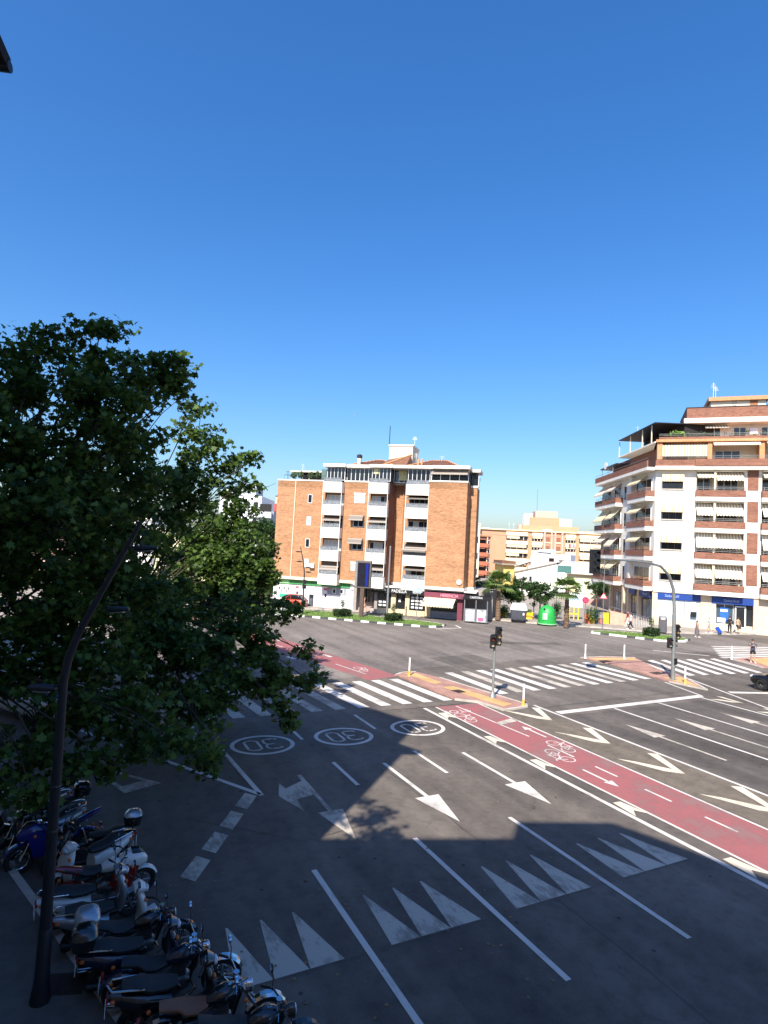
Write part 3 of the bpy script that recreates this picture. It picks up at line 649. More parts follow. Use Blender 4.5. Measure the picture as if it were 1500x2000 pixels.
# glazed attic
ZA = ZT+.14
def glazed(x0, x1, y, z0, z1, n, gl, name='attic_window'):
    return window(B, x0, x1, z0, z1, y, WALU, gl, n, name)
bw('attic_wall', WPAINT, 5.9,22.2,2.0,10.5,ZT+.0,16.5)
for x0, x1, y, n in ((5.85,8.05,.0,5),(8.1,11.25,.55,6),(11.3,13.5,.0,5),(13.55,15.4,1.3,3),(15.45,18.0,.35,5)):
    bw('attic_side', GLASS2, x0+.02,x1-.02,y+.06,2.0,ZA,16.42)
    glazed(x0, x1, y, ZA+.02, 16.42, n, GLASS2 if n != 3 else GLASS)
bw('attic_side', GLASS2, 18.1,22.3,.5,2.0,15.15,16.42); glazed(18.1, 22.3, .42, 15.12, 16.42, 4, GLASS2)
awning(B, 18.15, 22.25, 16.4, .7, .5, AWN_G, .35, .1)
bw('blind', mat('blind_yellow', (.7,.62,.3), .9), 11.5,12.05,-.05,-.035,15.75,16.35); bw('blind', mat('blind_yellow', (.7,.62,.3), .9), 14.2,15.1,1.23,1.26,15.2,16.3)
bw('attic_wall', GLASS2, 22.35,23.1,2.6,4.4,ZT+.1,16.3)
for x0, x1, y in ((5.5,8.2,-.55),(8.2,11.1,-.05),(11.1,13.8,-.55),(13.8,18.4,-.25),(18.4,22.5,-.5)): bw('roof_slab', WPAINT, x0,x1,y,11,16.44,16.78)
bw('roof_slab', WPAINT, 22.5,23.4,1.9,4.8,16.4,16.72)
MB().tube([(23.2,2.3,ZT),(23.2,2.3,16.4)], .05, 6).build('attic_post', WALU, B)
# tiled roofs
def hip(x0, x1, y0, y1, z0, z1, ins, name='tiled_roof'):
    r = MB(); ym = (y0+y1)/2
    a = [(x0,y0,z0),(x1,y0,z0),(x1,y1,z0),(x0,y1,z0)]; p, q = (x0+ins,ym,z1), (x1-ins,ym,z1)
    r.quad(a[0],a[1],q,p).quad(a[2],a[3],p,q).quad(a[1],a[2],q).quad(a[3],a[0],p).quad(*a[::-1])
    o = r.build(name, TILE, B)
    n = int((x1-x0)/.3); rb = MB()
    for k in range(n+1):
        x = x0+(x1-x0)*k/n; t = min(1, (x-x0)/ins, (x1-x)/ins); yy = y0+(ym-y0)*t; zz = z0+(z1-z0)*t
        if t > .06: rb.tube([(x,y0-.02,z0+.04),(x,yy,zz+.04)], .055, 5)
    rb.build('tile_rib', TILE, o)
    MB().tube([(x0,y0,z0+.05),p,q,(x1,y0,z0+.05)], .09, 6).build('ridge_tile', TERR, o)
    return o
hip(8.3,13.6,.6,8,16.785,17.95,2.2); hip(15.3,21.2,.5,8,16.785,18.0,2.0)
MB().quad((11.9,1.0,16.8),(15.0,1.0,16.9),(15.0,3.4,18.5),(12.3,3.4,17.95)).quad((15.0,1.0,16.9),(15.35,1.0,16.8),(15.35,3.4,16.9),(15.0,3.4,18.5)).build('tiled_roof', TILE, B)
MB().tube([(12.0,1.0,16.86),(15.05,3.4,18.56)], .09, 6).build('ridge_tile', TERR, B)
bw('stair_tower', CPAINT, 12.3,15.15,3.4,7.0,16.5,19.55); bw('stair_tower_cap', WPAINT, 12.2,15.25,3.3,7.1,19.55,19.72)
bw('chimney', CPAINT, 9.05,9.42,1.2,1.6,16.78,17.75); MB().lathe([(.3,0),(.34,.05),(.34,.3),(.2,.42)], 10, (9.24,1.4,17.75)).build('chimney_cowl', DKM, B)
bw('chimney', TERR, 16.3,16.5,.9,1.1,16.78,17.7); bw('chimney', TERR, 16.72,16.9,.9,1.1,16.78,17.7)
def antenna(parent, x, y, z, h, rods=5, m=None, name='antenna', yy=True):
    mb = MB().tube([(x,y,z),(x,y,z+h)], .022, 5)
    for k in range(rods):
        zz = z+h*.72+h*.25*k/max(1,rods-1); w = .32-.03*k; mb.tube([(x-w,y,zz),(x+w,y,zz)], .014, 4)
    mb.tube([(x-.05,y-.35,z+h*.9),(x-.05,y+.35,z+h*.9)], .014, 4)
    return mb.build(name, m or GREYM, parent)
MB().tube([(12.25,3.4,19.5),(12.25,3.4,22.0)], .045, 6).build('mast', DKM, B)
antenna(B, 15.0, 5, 19.7, 1.3, 6, WALU); antenna(B, 15.5, 4, 17.2, 1.6, 5, WALU); antenna(B, 1.9, 2, ZT, 2.3, 3, WALU); antenna(B, 6.3, 3, 16.7, .8, 2); antenna(B, .2, 1.5, ZT, 1.3, 2, DKM); antenna(B, 18.6, 4, 17.7, .8, 2, WALU)
# left roof terrace: pergola with plants
bw('terrace_roof', DKM, .6,5.5,1.6,5.5,16.0,16.1); bw('terrace_roof_edge', WPAINT, .5,5.6,1.5,1.6,15.98,16.14)
for x in (.7,2.9,5.3): MB().tube([(x,1.7,ZT),(x,1.7,16.0)], .05, 6).build('terrace_post', WALU, B)
railing(B, .3, 5.6, ZT+.15, ZT+.7, .25, DKM, .5)
bw('terrace_back', GLASS2, .8,5.5,4.2,4.3,ZT,16.0); bw('terrace_panel', mat('teal_glass', (.1,.16,.15), .2), 4.9,5.85,.6,.66,ZT+.15,16.25)
# ground floor: clinic left (white and green), shops right
GREEN = mat('sign_green', (.07,.33,.11), .6, var=.12); MINT = mat('sign_mint', (.04,.42,.22), .6); GREYP = mat('grey_panel', (.3,.31,.35), .6, var=.1)
bw('shop_wall', mat('white_shop_wall', (.78,.75,.76), .8, var=.06), -.3,9.75,.5,12,.0,2.55)
bw('fascia', GREEN, -.3,9.3,.38,.498,2.55,3.1); bw('fascia', mat('sign_green_light', (.3,.6,.25), .6), -.28,1.7,.36,.378,2.6,3.05)
for k in range(26): bw('fascia_slat', mat('sign_green_dark', (.05,.24,.08), .6), 2.0+k*.28,2.1+k*.28,.35,.378,2.58,3.08)
bw('fascia_panel', SIGNW, 9.32,9.8,.36,.498,2.4,3.1)
d = bw('door', DKM, 4.3,4.85,.46,.498,.16,1.5); box('pane', mat_glass('door_glass', (.1,.12,.14)), d, 4.36,4.79,.44,.458,.22,1.05)
bw('wall_joint', GREYM, 5.0,5.08,.48,.499,.1,2.5)
bw('wall_panel', GREYP, 6.5,8.85,.47,.499,1.65,2.5)
for x in (7.15,8.05): window(B, x, x+.42, 1.8, 2.35, .465, SIGNW, GLASS2, 1)
RSIGN = mat('sign_red', (.6,.1,.13), .6)
for x in (2.55,6.1): bw('poster', RSIGN, x,x+.38,.46,.498,2.1,2.35); bw('poster', SIGNW, x,x+.38,.462,.498,1.75,2.09); bw('plaque', DKM, x+.1,x+.32,.455,.498,1.3,1.7)
for k in range(7): bw('plaque', DKM if k%2 else GREYM, .1+k*.3,.24+k*.3,.46,.498,1.55+.3*(k%2),1.85+.3*(k%2))
bw('banner', MINT, .55,2.05,.42,.498,.95,1.35)
bw('wall_panel', WPAINT, 9.0,9.3,.46,.499,1.9,2.35)
# recessed porch, black estate agency, cafe
bw('shop_back_wall', mat('porch_stone', (.3,.27,.25), .8), 9.75,25.3,2.4,12,0,3.2); bw('shop_ceiling', WPAINT, 9.75,23.7,-.1,11.9,2.98,3.1)
bw('porch_column', mat('porch_stone', (.3,.27,.25), .8), 9.76,10.15,.2,2.4,0,2.97)
for x in (10.5,11.4): window(B, x, x+.75, .9, 2.6, 2.36, GREYM, GLASS2, 2)
bw('porch_steps', mat('pink_stone', (.42,.31,.27), .8), 9.9,12.2,1.0,2.39,0,.4)
bw('wall', mat('porch_stone', (.3,.27,.25), .8), 12.2,12.6,.5,2.4,0,2.97)
BLACK = mat('fascia_black', (.015,.015,.016), .35); YST = mat('yellow_stone', (.62,.5,.31), .8, var=.1)
f = bw('fascia', BLACK, 12.0,18.1,-.2,-.1,2.35,2.97); text('lettering', 'INMOBILIARIA', .3, SIGNW, f, (12.95,-.215,2.7), xs=.72); text('lettering', 'PADELLA', .5, SIGNW, f, (15.2,-.215,2.64), xs=.85); text('lettering', 'VENTA', .3, SIGNW, f, (17.2,-.215,2.6))
bw('shop_plinth', YST, 12.6,18.1,.28,2.4,0,.62)
for x0, x1 in ((12.62,14.2),(16.35,18.05)):
    w = window(B, x0, x1, .62, 2.34, .3, BLACK, GLASS2, 2, 'shop_window')
    for i in range(3 if x0 > 15 else 2):
        for j in range(4 if x0 > 15 else 2):
            xx = x0+.18+i*.48; zz = .85+j*.36
            box('notice', SIGNW, w, xx,xx+.34,.255,.262,zz,zz+.2)
bw('shop_pier', YST, 14.22,14.75,.25,2.4,.62,2.34); bw('shop_pier', YST, 15.85,16.33,.25,2.4,.62,2.34)
d = bw('shop_door', BLACK, 14.8,15.8,.6,.7,.14,2.3); box('pane', GLASS2, d, 14.88,15.4,.58,.602,.3,2.2); box('notice', SIGNW, d, 15.0,15.25,.57,.578,1.4,1.75)
# cafe terrace with awning
WINE = mat('fascia_wine', (.17,.035,.06), .6); PINKL = mat('letter_pink', (.75,.3,.38), .6)
f = bw('fascia', WINE, 18.15,22.6,-.75,-.6,2.32,2.85); text('lettering', 'HERENCIA', .46, PINKL, f, (20.9,-.765,2.58), xs=.9)
awning(B, 18.2, 21.6, 2.3, 1.9, .55, mat('awning_cream', (.68,.55,.38), .9, var=.06), -.6, .32)
bw('shop_pier', YST, 18.15,18.75,.2,2.4,0,2.3); w = window(B, 18.8, 21.6, .75, 2.3, .4, DKM, GLASS2, 4, 'shop_window'); bw('shop_plinth', GREYP, 18.76,21.7,.36,2.4,0,.74)
bw('shop_pier', WINE, 21.75,22.3,-.3,2.4,0,2.31); bw('menu_board', BLACK, 22.35,22.8,-.45,-.38,.14,1.3)
tv = empty('terrace_enclosure', (0,0,0)); tv.parent = B
bw('terrace_roof', DKM, 22.4,25.15,-1.8,2.4,2.5,2.62)
bw('fascia', BLACK, 22.62,25.15,-1.86,-1.805,2.45,2.9); text('lettering', 'CAFETERIA', .3, SIGNW, B, (23.9,-1.9,2.68), xs=.9)
for x in (22.7,23.9,25.08): MB().tube([(x,-1.75,.1),(x,-1.75,2.5)], .06, 6).build('terrace_post', GREYM, B)
for x0, x1 in ((22.78,23.84),(23.98,25.02)):
    w = window(B, x0, x1, .14, 1.5, -1.75, GREYM, mat('clear_screen', (.45,.46,.48), .25, 0, .5, 3), 1, 'terrace_screen')
    box('poster', mat('poster_magenta', (.6,.1,.22), .6) if x0 > 23.5 else SIGNW, w, x0+.15,x1-.3,-1.79,-1.783,.3,.62); box('poster', SIGNW, w, x0+.45,x1-.2,-1.795,-1.784,.64,1.15)
bpy.data.objects.remove(tv)
# ------------------------------------------------------------------ white corner block on the right
FR = Facade((1277,1094), 69.5, (1500,1105), 65.3)
R_ = empty('apartment_building', FR.loc(), FR.ang, 'cream corner block with brick balconies, striped awnings and a blue bank below', 'building')
def rw(name, m, *b): return box(name, m, R_, *b)
FL = [4.05,7.6,11.1,14.65,18.15,21.7]       # floor levels
XE = 19.0
rw('wall', WPAINT, 0,4.25,0,9,4.05,18.4)
rw('wall', WPAINT, 9.05,10.75,0,9,4.05,18.4); rw('wall', WPAINT, 15.7,XE,0,9,4.05,18.4)
rw('core_wall', CPAINT, 4.25,9.05,1.5,9,4.05,18.15); rw('core_wall', CPAINT, 10.75,15.7,1.5,9,4.05,18.15)
for k in range(4):
    z = FL[k]
    w = window(R_, .75, 2.85, z+1.35, z+2.35, 0, mat('brown_frame', (.12,.055,.04), .6), GLASS2, 3)
    rw('window_sill', mat('sill_grey', (.5,.46,.4), .8), .6,3.0,-.12,-.002,z+1.22,z+1.33)
    hood_awning(R_, .62, 2.92, z+2.1, z+3.05, .85, AWN_Y)
    rw('brick_panel', BRICK_R, 9.35,10.42,-.05,-.002,z+1.25,z+3.55)
    for ui, (x0, x1) in enumerate(((4.25,9.05),(10.75,15.7))):
        b = box('balcony', WPAINT, R_, x0-.1,x1+.05,-.75,1.49,z-.08,z+.42)
        box('balcony_parapet', BRICK_R, b, x0-.1,x1+.05,-.79,-.64,z+.425,z+1.15); box('balcony_parapet', BRICK_R, b, x0-.1,x0+.02,-.638,-.01,z+.425,z+1.15); box('balcony_parapet', BRICK_R, b, x1-.07,x1+.05,-.638,-.01,z+.425,z+1.15)
        for xx in (x0+.1, (x0+x1)/2-.5, x1-.1): MB().tube([(xx,-.715,z+1.15),(xx,-.715,z+1.5)], .02, 5).build('rail_post', GREYM, b)
        for zz in (1.32,1.5): MB().tube([(x0-.05,-.715,z+zz),(x1,-.715,z+zz)], .022, 5).build('rail', GREYM, b)
        for xx in (x0+1.1, x1-1.4): rw('drain_outlet', GREYM, xx-.05,xx+.05,-.83,-.755,z+.12,z+.24)
        rw('loggia_pier', CPAINT, x0+1.75,x0+1.95,-.5,1.49,z+.43,z+3.4)
        window(R_, x0+.2, x0+1.6, z+.45, z+2.75, 1.44, WALU, GLASS2, 2, 'balcony_door', curtain=.25); window(R_, x0+2.3, x1-.4, z+.45, z+2.75, 1.44, WALU, GLASS2, 3, 'balcony_door', curtain=.25)
        st = {0:(1,1.25,1,1.25),1:(0,0,1,1.45),2:(1,1.25,1,1.3),3:(1,.5,1,.9)}[k]
        if st[0]: awning(R_, x0+.05, x0+1.7, z+3.35, 1.45, st[1]+.1, AWN_W, .55, .2)
        else: awning(R_, x0+.05, x0+2.1, z+3.35, .9, 1.5, AWN_W, .1, .2)
        awning(R_, x0+1.98, x1-.12, z+3.35, 1.5, st[3], AWN_W, .6, .22)
        rw('loggia_ceiling', WPAINT, x0,x1,-.4,1.49,z+3.36,z+3.44)
# top balconied floor and penthouse
TC = TERR
rw('cornice', WPAINT, -.15,XE,-.85,1.5,18.15,18.55); rw('parapet', BRICK_R, -.1,4.0,-.7,-.55,18.56,19.3); rw('parapet', BRICK_R, 4.0,XE,-.95,-.8,18.56,19.35)
rw('parapet_return', BRICK_R, 3.99,4.14,-.799,-.55,18.56,19.34)
for zz in (19.5,19.7): MB().tube([(0,-.62,zz),(3.9,-.62,zz),(4.05,-.87,zz),(XE,-.87,zz)], .022, 5).build('rail', GREYM, R_)
rw('top_floor_wall', CPAINT, .3,XE,1.3,9,18.55,21.5); rw('top_pier', TC, .05,.6,-.3,1.3,18.56,21.4); rw('top_pier', TC, 5.3,5.75,-.3,1.3,18.56,21.4); rw('top_pier', TC, 10.4,10.9,-.3,1.3,18.56,21.4)
rw('roller_blind', mat_stripe('blind_stripe', (.72,.68,.55), (.45,.38,.25), .3, 0), .62,5.28,-.2,-.16,19.75,21.15)
window(R_, 6.2, 8.8, 18.9, 20.6, 1.25, WALU, GLASS2, 3, 'balcony_door'); window(R_, 11.4, 14, 18.9, 20.6, 1.25, WALU, GLASS2, 3, 'balcony_door')
awning(R_, 5.8, 10.35, 21.5, 1.5, .45, AWN_W, .3, .22); awning(R_, 11.0, 15.5, 21.5, 1.5, .45, AWN_W, .3, .22)
rw('terrace_slab', TC, -.1,XE,-.55,9,21.42,21.72)
rw('terrace_parapet', BRICK_R, .2,XE,-.5,-.36,21.72,22.0)
MB().tube([(.2,-.43,22.35),(XE,-.43,22.35)], .025, 5).build('rail', GREYM, R_); MB().tube([(.2,-.43,22.18),(XE,-.43,22.18)], .02, 5).build('rail', GREYM, R_)
rw('penthouse_wall', WPAINT, 3.6,XE,2.2,9,21.72,24.0); rw('penthouse_eave', WPAINT, 2.9,XE,.7,9,23.85,24.4); rw('roof_parapet', BRICK_R, 3.2,XE,1.0,9,24.4,25.7)
rw('roof_coping', DKM, 3.15,XE,.95,9,25.7,25.78)
for x in (5.6,8.2,11.0,13.2):
    window(R_, x, x+1.3, 21.9, 23.5, 2.15, WALU, GLASS2, 2, 'terrace_door')
awning(R_, 5.2, 7.6, 23.8, .9, .35, AWN_W, 2.1, .15); awning(R_, 12.7, 15, 23.8, .9, .35, AWN_W, 2.1, .15); rw('air_conditioner', SIGNW, 9.8,10.6,1.7,2.19,22.6,23.3)
h = rw('roof_hut', CPAINT, 5.9,11.5,2.6,7,25.7,26.75); rw('roof_hut_slab', TERR, 5.6,11.8,2.2,7.4,26.75,27.2); rw('roof_hut_door', mat('door_rust', (.32,.12,.05), .7), 9.9,10.7,2.55,2.598,25.78,26.7)
lad = MB().tube([(8.15,2.55,25.7),(8.15,2.55,26.8)], .02, 5).tube([(8.5,2.55,25.7),(8.5,2.55,26.8)], .02, 5)
for k in range(5): lad.tube([(8.15,2.55,25.8+.22*k),(8.5,2.55,25.8+.22*k)], .015, 4)
lad.build('ladder', GREYM, R_)
for dx in (0,.25): antenna(R_, 6.3+dx, 4, 27.2, 2.2-dx*2, 6, WALU)
# side penthouse canopy seen as a steep line
LEAFP = mat('pot_leaf', (.05,.09,.025), .8, var=.5, scale=8)
def tuft(parent, c, r, n, m, name='foliage', flat=1.0):
    mb = MB()
    for _ in range(n):
        d = Vector((random.gauss(0,1),random.gauss(0,1),random.gauss(0,1))).normalized()*r*random.uniform(.4,1); p = Vector(c)+Vector((d.x,d.y,d.z*flat))
        a = Vector((random.gauss(0,1),random.gauss(0,1),random.gauss(0,1))).normalized(); b = a.orthogonal().normalized(); s = r*.3*random.uniform(.6,1.2)
        mb.quad(p-a*s, p+b*s*.5, p+a*s, p-b*s*.5)
    return mb.build(name, m, parent)
for k in range(15):
    x = 1.0+k*.75; p = MB().lathe([(.11,0),(.17,.3)], 8, (x,-.12,21.73)).build('flower_pot', mat('pot_clay', (.4,.18,.1), .8) if k%3 else SIGNW, R_)
    tuft(p, (x,-.12,22.2+.1*(k%3)), .28+.08*(k%2), 40, LEAFP)
tuft(R_, (2.2,.3,22.4), .9, 160, mat('bush_green', (.12,.2,.03), .8, var=.3, scale=6), 'terrace_bush', .5)
# ground floor: blue bank
STONE = mat('stone_facing', (.62,.5,.36), .75, var=.14, scale=1.5); BLUE = mat('bank_blue', (.008,.045,.24), .5, var=.1)
rw('soffit', mat('soffit_cream', (.55,.5,.42), .9), .02,XE,-.02,8,3.92,4.05)
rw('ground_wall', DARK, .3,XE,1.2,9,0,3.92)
for x0, x1 in ((-.05,.5),(4.95,6.5),(10.15,11.9),(15.5,16.5)): rw('stone_pier', STONE, x0,x1,.1,1.2,.0,3.92)
rw('stone_plinth', STONE, .5,4.95,.16,1.2,0,.85)
f = rw('bank_sign', BLUE, .5,4.95,.05,.18,3.15,3.9); text('lettering', 'Sabadell', .42, mat('sign_letter_pale', (.35,.45,.7), .5), f, (2.0,.035,3.55), xs=1.1)
PALEG = mat('bank_glass', (.42,.52,.6), .25, 0, .1, 1.5)
w = window(R_, .55, 3.3, .86, 3.12, .22, WALU, PALEG, 1, 'shop_window'); box('poster', SIGNW, w, .95,2.5,.16,.185,1.35,2.95); w = window(R_, 3.36, 4.92, .86, 3.12, .22, WALU, PALEG, 1, 'shop_window'); box('poster', SIGNW, w, 3.9,4.5,.16,.185,1.6,3.0)
rw('cash_machine_sign', BLACK, 3.95,4.55,-.1,.05,1.35,1.95)
f = rw('bank_sign', BLUE, 6.05,10.15,.02,.12,3.1,3.85); text('lettering', 'Sabadell', .42, mat('sign_letter_pale', (.35,.45,.7), .5), f, (8.0,.005,3.48), xs=1.1)
w = window(R_, 6.52, 8.3, .8, 3.05, .55, WALU, mat_glass('bank_glass_dark', (.05,.08,.11)), 2, 'shop_window'); box('poster', mat('poster_blue', (.02,.12,.4), .5), w, 6.95,7.8,.5,.515,1.2,2.7); box('poster', SIGNW, w, 7.0,7.7,.49,.499,2.2,2.45); box('poster', SIGNW, w, 6.7,7.5,.485,.498,1.0,1.5)
rw('stone_plinth', STONE, 6.5,10.15,.5,1.2,0,.78)
d = rw('bank_door', WALU, 8.4,9.5,.42,.5,.55,2.95); box('pane', GLASS2, d, 8.55,9.35,.405,.422,.65,2.8); rw('shop_window', GLASS2, 9.55,10.1,.54,.58,.8,3.0)
rw('stone_step', STONE, 6.6,10.1,-.15,.49,.0,.45)
rw('shop_wall', STONE, 11.9,15.5,.3,1.2,0,3.92)
# left flank of the same block
FLK = Facade((1184,1089), 86, (1277,1094), 69.5)
W_ = empty('side_wing', (0,0,0)); W_.parent = R_
W_.matrix_parent_inverse = Matrix.Identity(4)
fl_loc = Vector((FLK.A[0]-FR.A[0], FLK.A[1]-FR.A[1], 0)); fl_loc.rotate(Euler((0,0,-FR.ang)))
W_.location = fl_loc; W_.rotation_euler = (0,0,FLK.ang-FR.ang)
LL = FLK.L
wing = MB().box(-2.6,LL-.02,0,9,4.05,18.15).build('wing_wall', WPAINT, W_)
def ww(name, m, *b): return box(name, m, W_, *b)
for k in range(4):
    z = FL[k]
    for x0, x1 in ((-2.6,2.2),(2.4,6.1),(10.3,LL-.35)):
        b = ww('balcony', WPAINT, x0,x1,-1.0,-.003,z-.08,z+.4); 
        MB().box(x0,x1,-1.04,-.9,z+.405,z+1.12).box(x1-.12,x1,-.899,-.01,z+.405,z+1.12).box(x0,x0+.12,-.899,-.01,z+.405,z+1.12).build('balcony_parapet', BRICK_R, W_)
        for zz in (1.28,1.45): MB().tube([(x0+.05,-.97,z+zz),(x1-.06,-.97,z+zz),(x1-.06,-.03,z+zz)], .022, 5).build('rail', TERR if x0 > 9 else GREYM, W_)
        window(W_, x0+.5, x1-.7, z+.45, z+2.7, -.05, WALU, GLASS2, 3, 'balcony_door')
        if x0 > 9:
            if k in (1,2,3): awning(W_, x0+.2, x1-2.0, z+3.2, 1.2, .9, AWN_Y, 0, .2)
        else: awning(W_, x0+.3, x1-.6, z+3.2, 1.35, 1.5-.25*((k+int(x0))%3), AWN_P if (k+int(x0))%2 else AWN_Y, 0, .2)
    window(W_, 6.6, 7.5, z+.7, z+2.6, -.04, WALU, GLASS2, 1); window(W_, 8.4, 9.3, z+.7, z+2.6, -.04, WALU, GLASS2, 1)
    ww('pilaster', WPAINT, 9.6,10.2,-.5,-.002,z-.08,z+3.4)
ww('cornice', WPAINT, -2.8,LL+.1,-1.1,.5,18.15,18.5); ww('parapet', BRICK_R, -2.8,LL-.1,-1.05,-.9,18.51,19.3)
MB().tube([(-2.8,-.97,19.6),(LL,-.97,19.6)], .025, 5).build('rail', GREYM, W_)
ww('top_floor_wall', mat('brown_render', (.2,.09,.06), .8), -2.6,LL-.1,1.5,9,18.55,21.4); ww('terrace_slab', WPAINT, 4.2,LL-.1,-.2,9,21.42,21.6); ww('lean_to_roof', DKM, -2.6,4.2,-.4,4,20.6,20.75)
for x in (4.4,8.4,12.4,15.2): MB().tube([(x,-.1,21.6),(x,-.1,23.75)], .07, 6).build('terrace_post', CPAINT, W_)
MB().box(4.6,LL+.2,-.35,3.2,23.75,23.85).build('terrace_canopy', DKM, W_)
ww('penthouse_wall', DARK, 4.4,LL,3.2,9,21.6,24.2)
for x in (-2.0,.6,2.6): MB().tube([(x,-.3,18.5),(x,-.3,20.6)], .05, 6).build('terrace_post', GREYM, W_)
MB().lathe([(.55,0),(.42,.18),(.1,.26)], 14, (.2,-.6,20.9), 'y').build('satellite_dish', SIGNW, W_)
antenna(W_, -2.4, 1, 19, 2.2, 5, WALU); antenna(W_, 5.2, 2, 24, 1.8, 4, WALU)
ww('ground_wall', mat('brown_stone', (.34,.25,.2), .8), -2.6,LL-.02,.4,9,0,4.04)
for x0, x1 in ((3.4,5.4),(9.2,11.0),(12.6,15.4)):
    window(W_, x0, x1, .5, 3.0, .35, DKM, mat_glass('bank_glass_dark', (.05,.08,.11)), 2, 'shop_window')
for x in (1.5,6.4,8.2,11.6): ww('stone_pier', STONE, x,x+.55,.05,.399,0,4.03)
f = ww('bank_sign', BLUE, 12.4,15.6,.0,.1,3.1,3.85); text('lettering', 'Sabadell', .4, mat('sign_letter_pale', (.35,.45,.7), .5), f, (14.2,-.015,3.48)); ww('bank_sign', BLUE, 9.0,11.2,.0,.1,3.2,3.85)
# ------------------------------------------------------------------ the two blocks behind the camera whose shade lies on the crossing
STUC = mat('stucco_sand', (.5,.42,.32), .9, var=.1, scale=1)
def fdir(a, b):
    a, b = Vector(a), Vector(b); return a, (b-a).length, math.atan2((b-a).y, (b-a).x)
def facade_openings(root, a, b, z0, floors, fh, w=1.5, gap=3.4, flip=False, balc=False):
    a, L, ang = fdir(a, b); n = int((L-1)/gap)
    w0 = empty('facade', (a.x, a.y, 0), ang); w0.parent = root
    for f in range(floors):
        for k in range(n):
            x = (L-n*gap)/2+gap*k+(gap-w)/2; z = z0+fh*f
            window(w0, x, x+w, z+.9, z+2.3, -.02, WALU, GLASS2, 2)
            if balc and k % 2 == 0:
                box('balcony', STUC, w0, x-.5,x+w+.5,-1.1,-.004,z-.05,z+.12); railing(w0, x-.5, x+w+.5, z+.12, z+1.1, -1.05, DKM, .16)
T = empty('apartment_building', (0,0,0), 0, 'tall sand coloured block behind the viewer that throws the wide left shade', 'building')
F0, F1 = (-3.2,5.7), (-17,42)
MB().prism([F0,F1,(-31,42),(-17.2,11.3)], 0, 20.1).build('wall', STUC, T)
MB().prism([(-2.9,5.2),(-16.7,42.2),(-31.2,42.2),(-17.4,10.9)], 20.1, 20.55).build('cornice', WPAINT, T)
MB().prism([(-3.75,5.85),(-8.35,18),(-22,23),(-17.2,11.6)], 20.55, 23.6).build('attic_wall', STUC, T)
MB().prism([(-3.55,5.6),(-8.2,18.2),(-22.2,23.3),(-17.4,11.4)], 23.6, 23.95).build('attic_cornice', WPAINT, T)
facade_openings(T, F1, F0, 4.2, 5, 3.1, balc=True); facade_openings(T, F0, (-17.2,11.3), 4.2, 5, 3.1)
O = empty('apartment_building', (0,0,0), 0, 'corner block behind the viewer on whose balcony the picture was taken', 'building')
MB().prism([(-.46,-1.5),(7.9,-23.5),(-6,-29),(-7.0,-4.3),(-3.07,-.45)], 0, 20.25).build('wall', STUC, O)
MB().prism([(-3.09,-.46),(-7.7,1.28),(-14,3.7),(-22,-24),(-6.03,-28.9),(-7.03,-4.28)], 0, 19.2).build('wall', STUC, O)
facade_openings(O, (7.9,-23.5), (-.46,-1.5), 4.2, 5, 3.1)
P0 = at(19,140,2.2); P1 = at(-14,0,2.2)
d = Vector((-1,.37,0)).normalized(); upd = Vector((0,0,.05))
a0, a1 = P0, P0+d*3.2; w0 = P0+Vector((-1.05,-2.05,1.25)); w1 = w0+d*3.2
mb = MB(); mb.quad(a0,a1,w1,w0).quad(a0+upd,w0+upd,w1+upd,a1+upd).quad(a0,a0+upd,a1+upd,a1).quad(a0,w0,w0+upd,a0+upd).quad(a1,a1+upd,w1+upd,w1).quad(w0,w1,w1+upd,w0+upd)
aw = mb.build('awning', mat('awning_brown', (.02,.015,.012), .9), O)
MB().tube([a0+Vector((.0,0,.02)), a1+Vector((0,0,.02))], .022, 8).build('awning_bar', DKM, aw)
# ------------------------------------------------------------------ blocks beyond the crossing
def block(label, pa, pb, Y, ztop, m, depth=14, Yb=None, name='apartment_building'):
    f = Facade((pa,1066+.0523*(pa-750)), Y, (pb,1066+.0523*(pb-750)), Yb or Y)
    r = empty(name, f.loc(), f.ang, label, 'building'); box('wall', m, r, 0,f.L,0,depth,0,ztop); return r, f.L, f
ORN = mat('render_apricot', (.52,.27,.16), .9, var=.08, scale=.6); YEL = mat('render_pale_yellow', (.74,.66,.42), .9, var=.08); PNK = mat('render_pink', (.62,.37,.3), .9, var=.08); GRYR = mat('render_grey', (.42,.43,.46), .9, var=.08)
cg = crop(920,980,5.357)
r, L, f = block('apricot and cream apartment block with stepped rooftop far behind the plaza', 940, 1176, 190, 14.6, ORN, 18, 186)
def bb(name, m, x0, x1, z0, z1, y0=-.9, y1=-.01): return box(name, m, r, x0,x1,y0,y1,z0,z1)
cols = [f.uz(*cg(x,400))[0] for x in (365,590,635,745,780,830,890,940,985,1090,1130,1360)]
ZR = [f.uz(*cg(700,y))[1] for y in (350,440,520,600,690,770)]
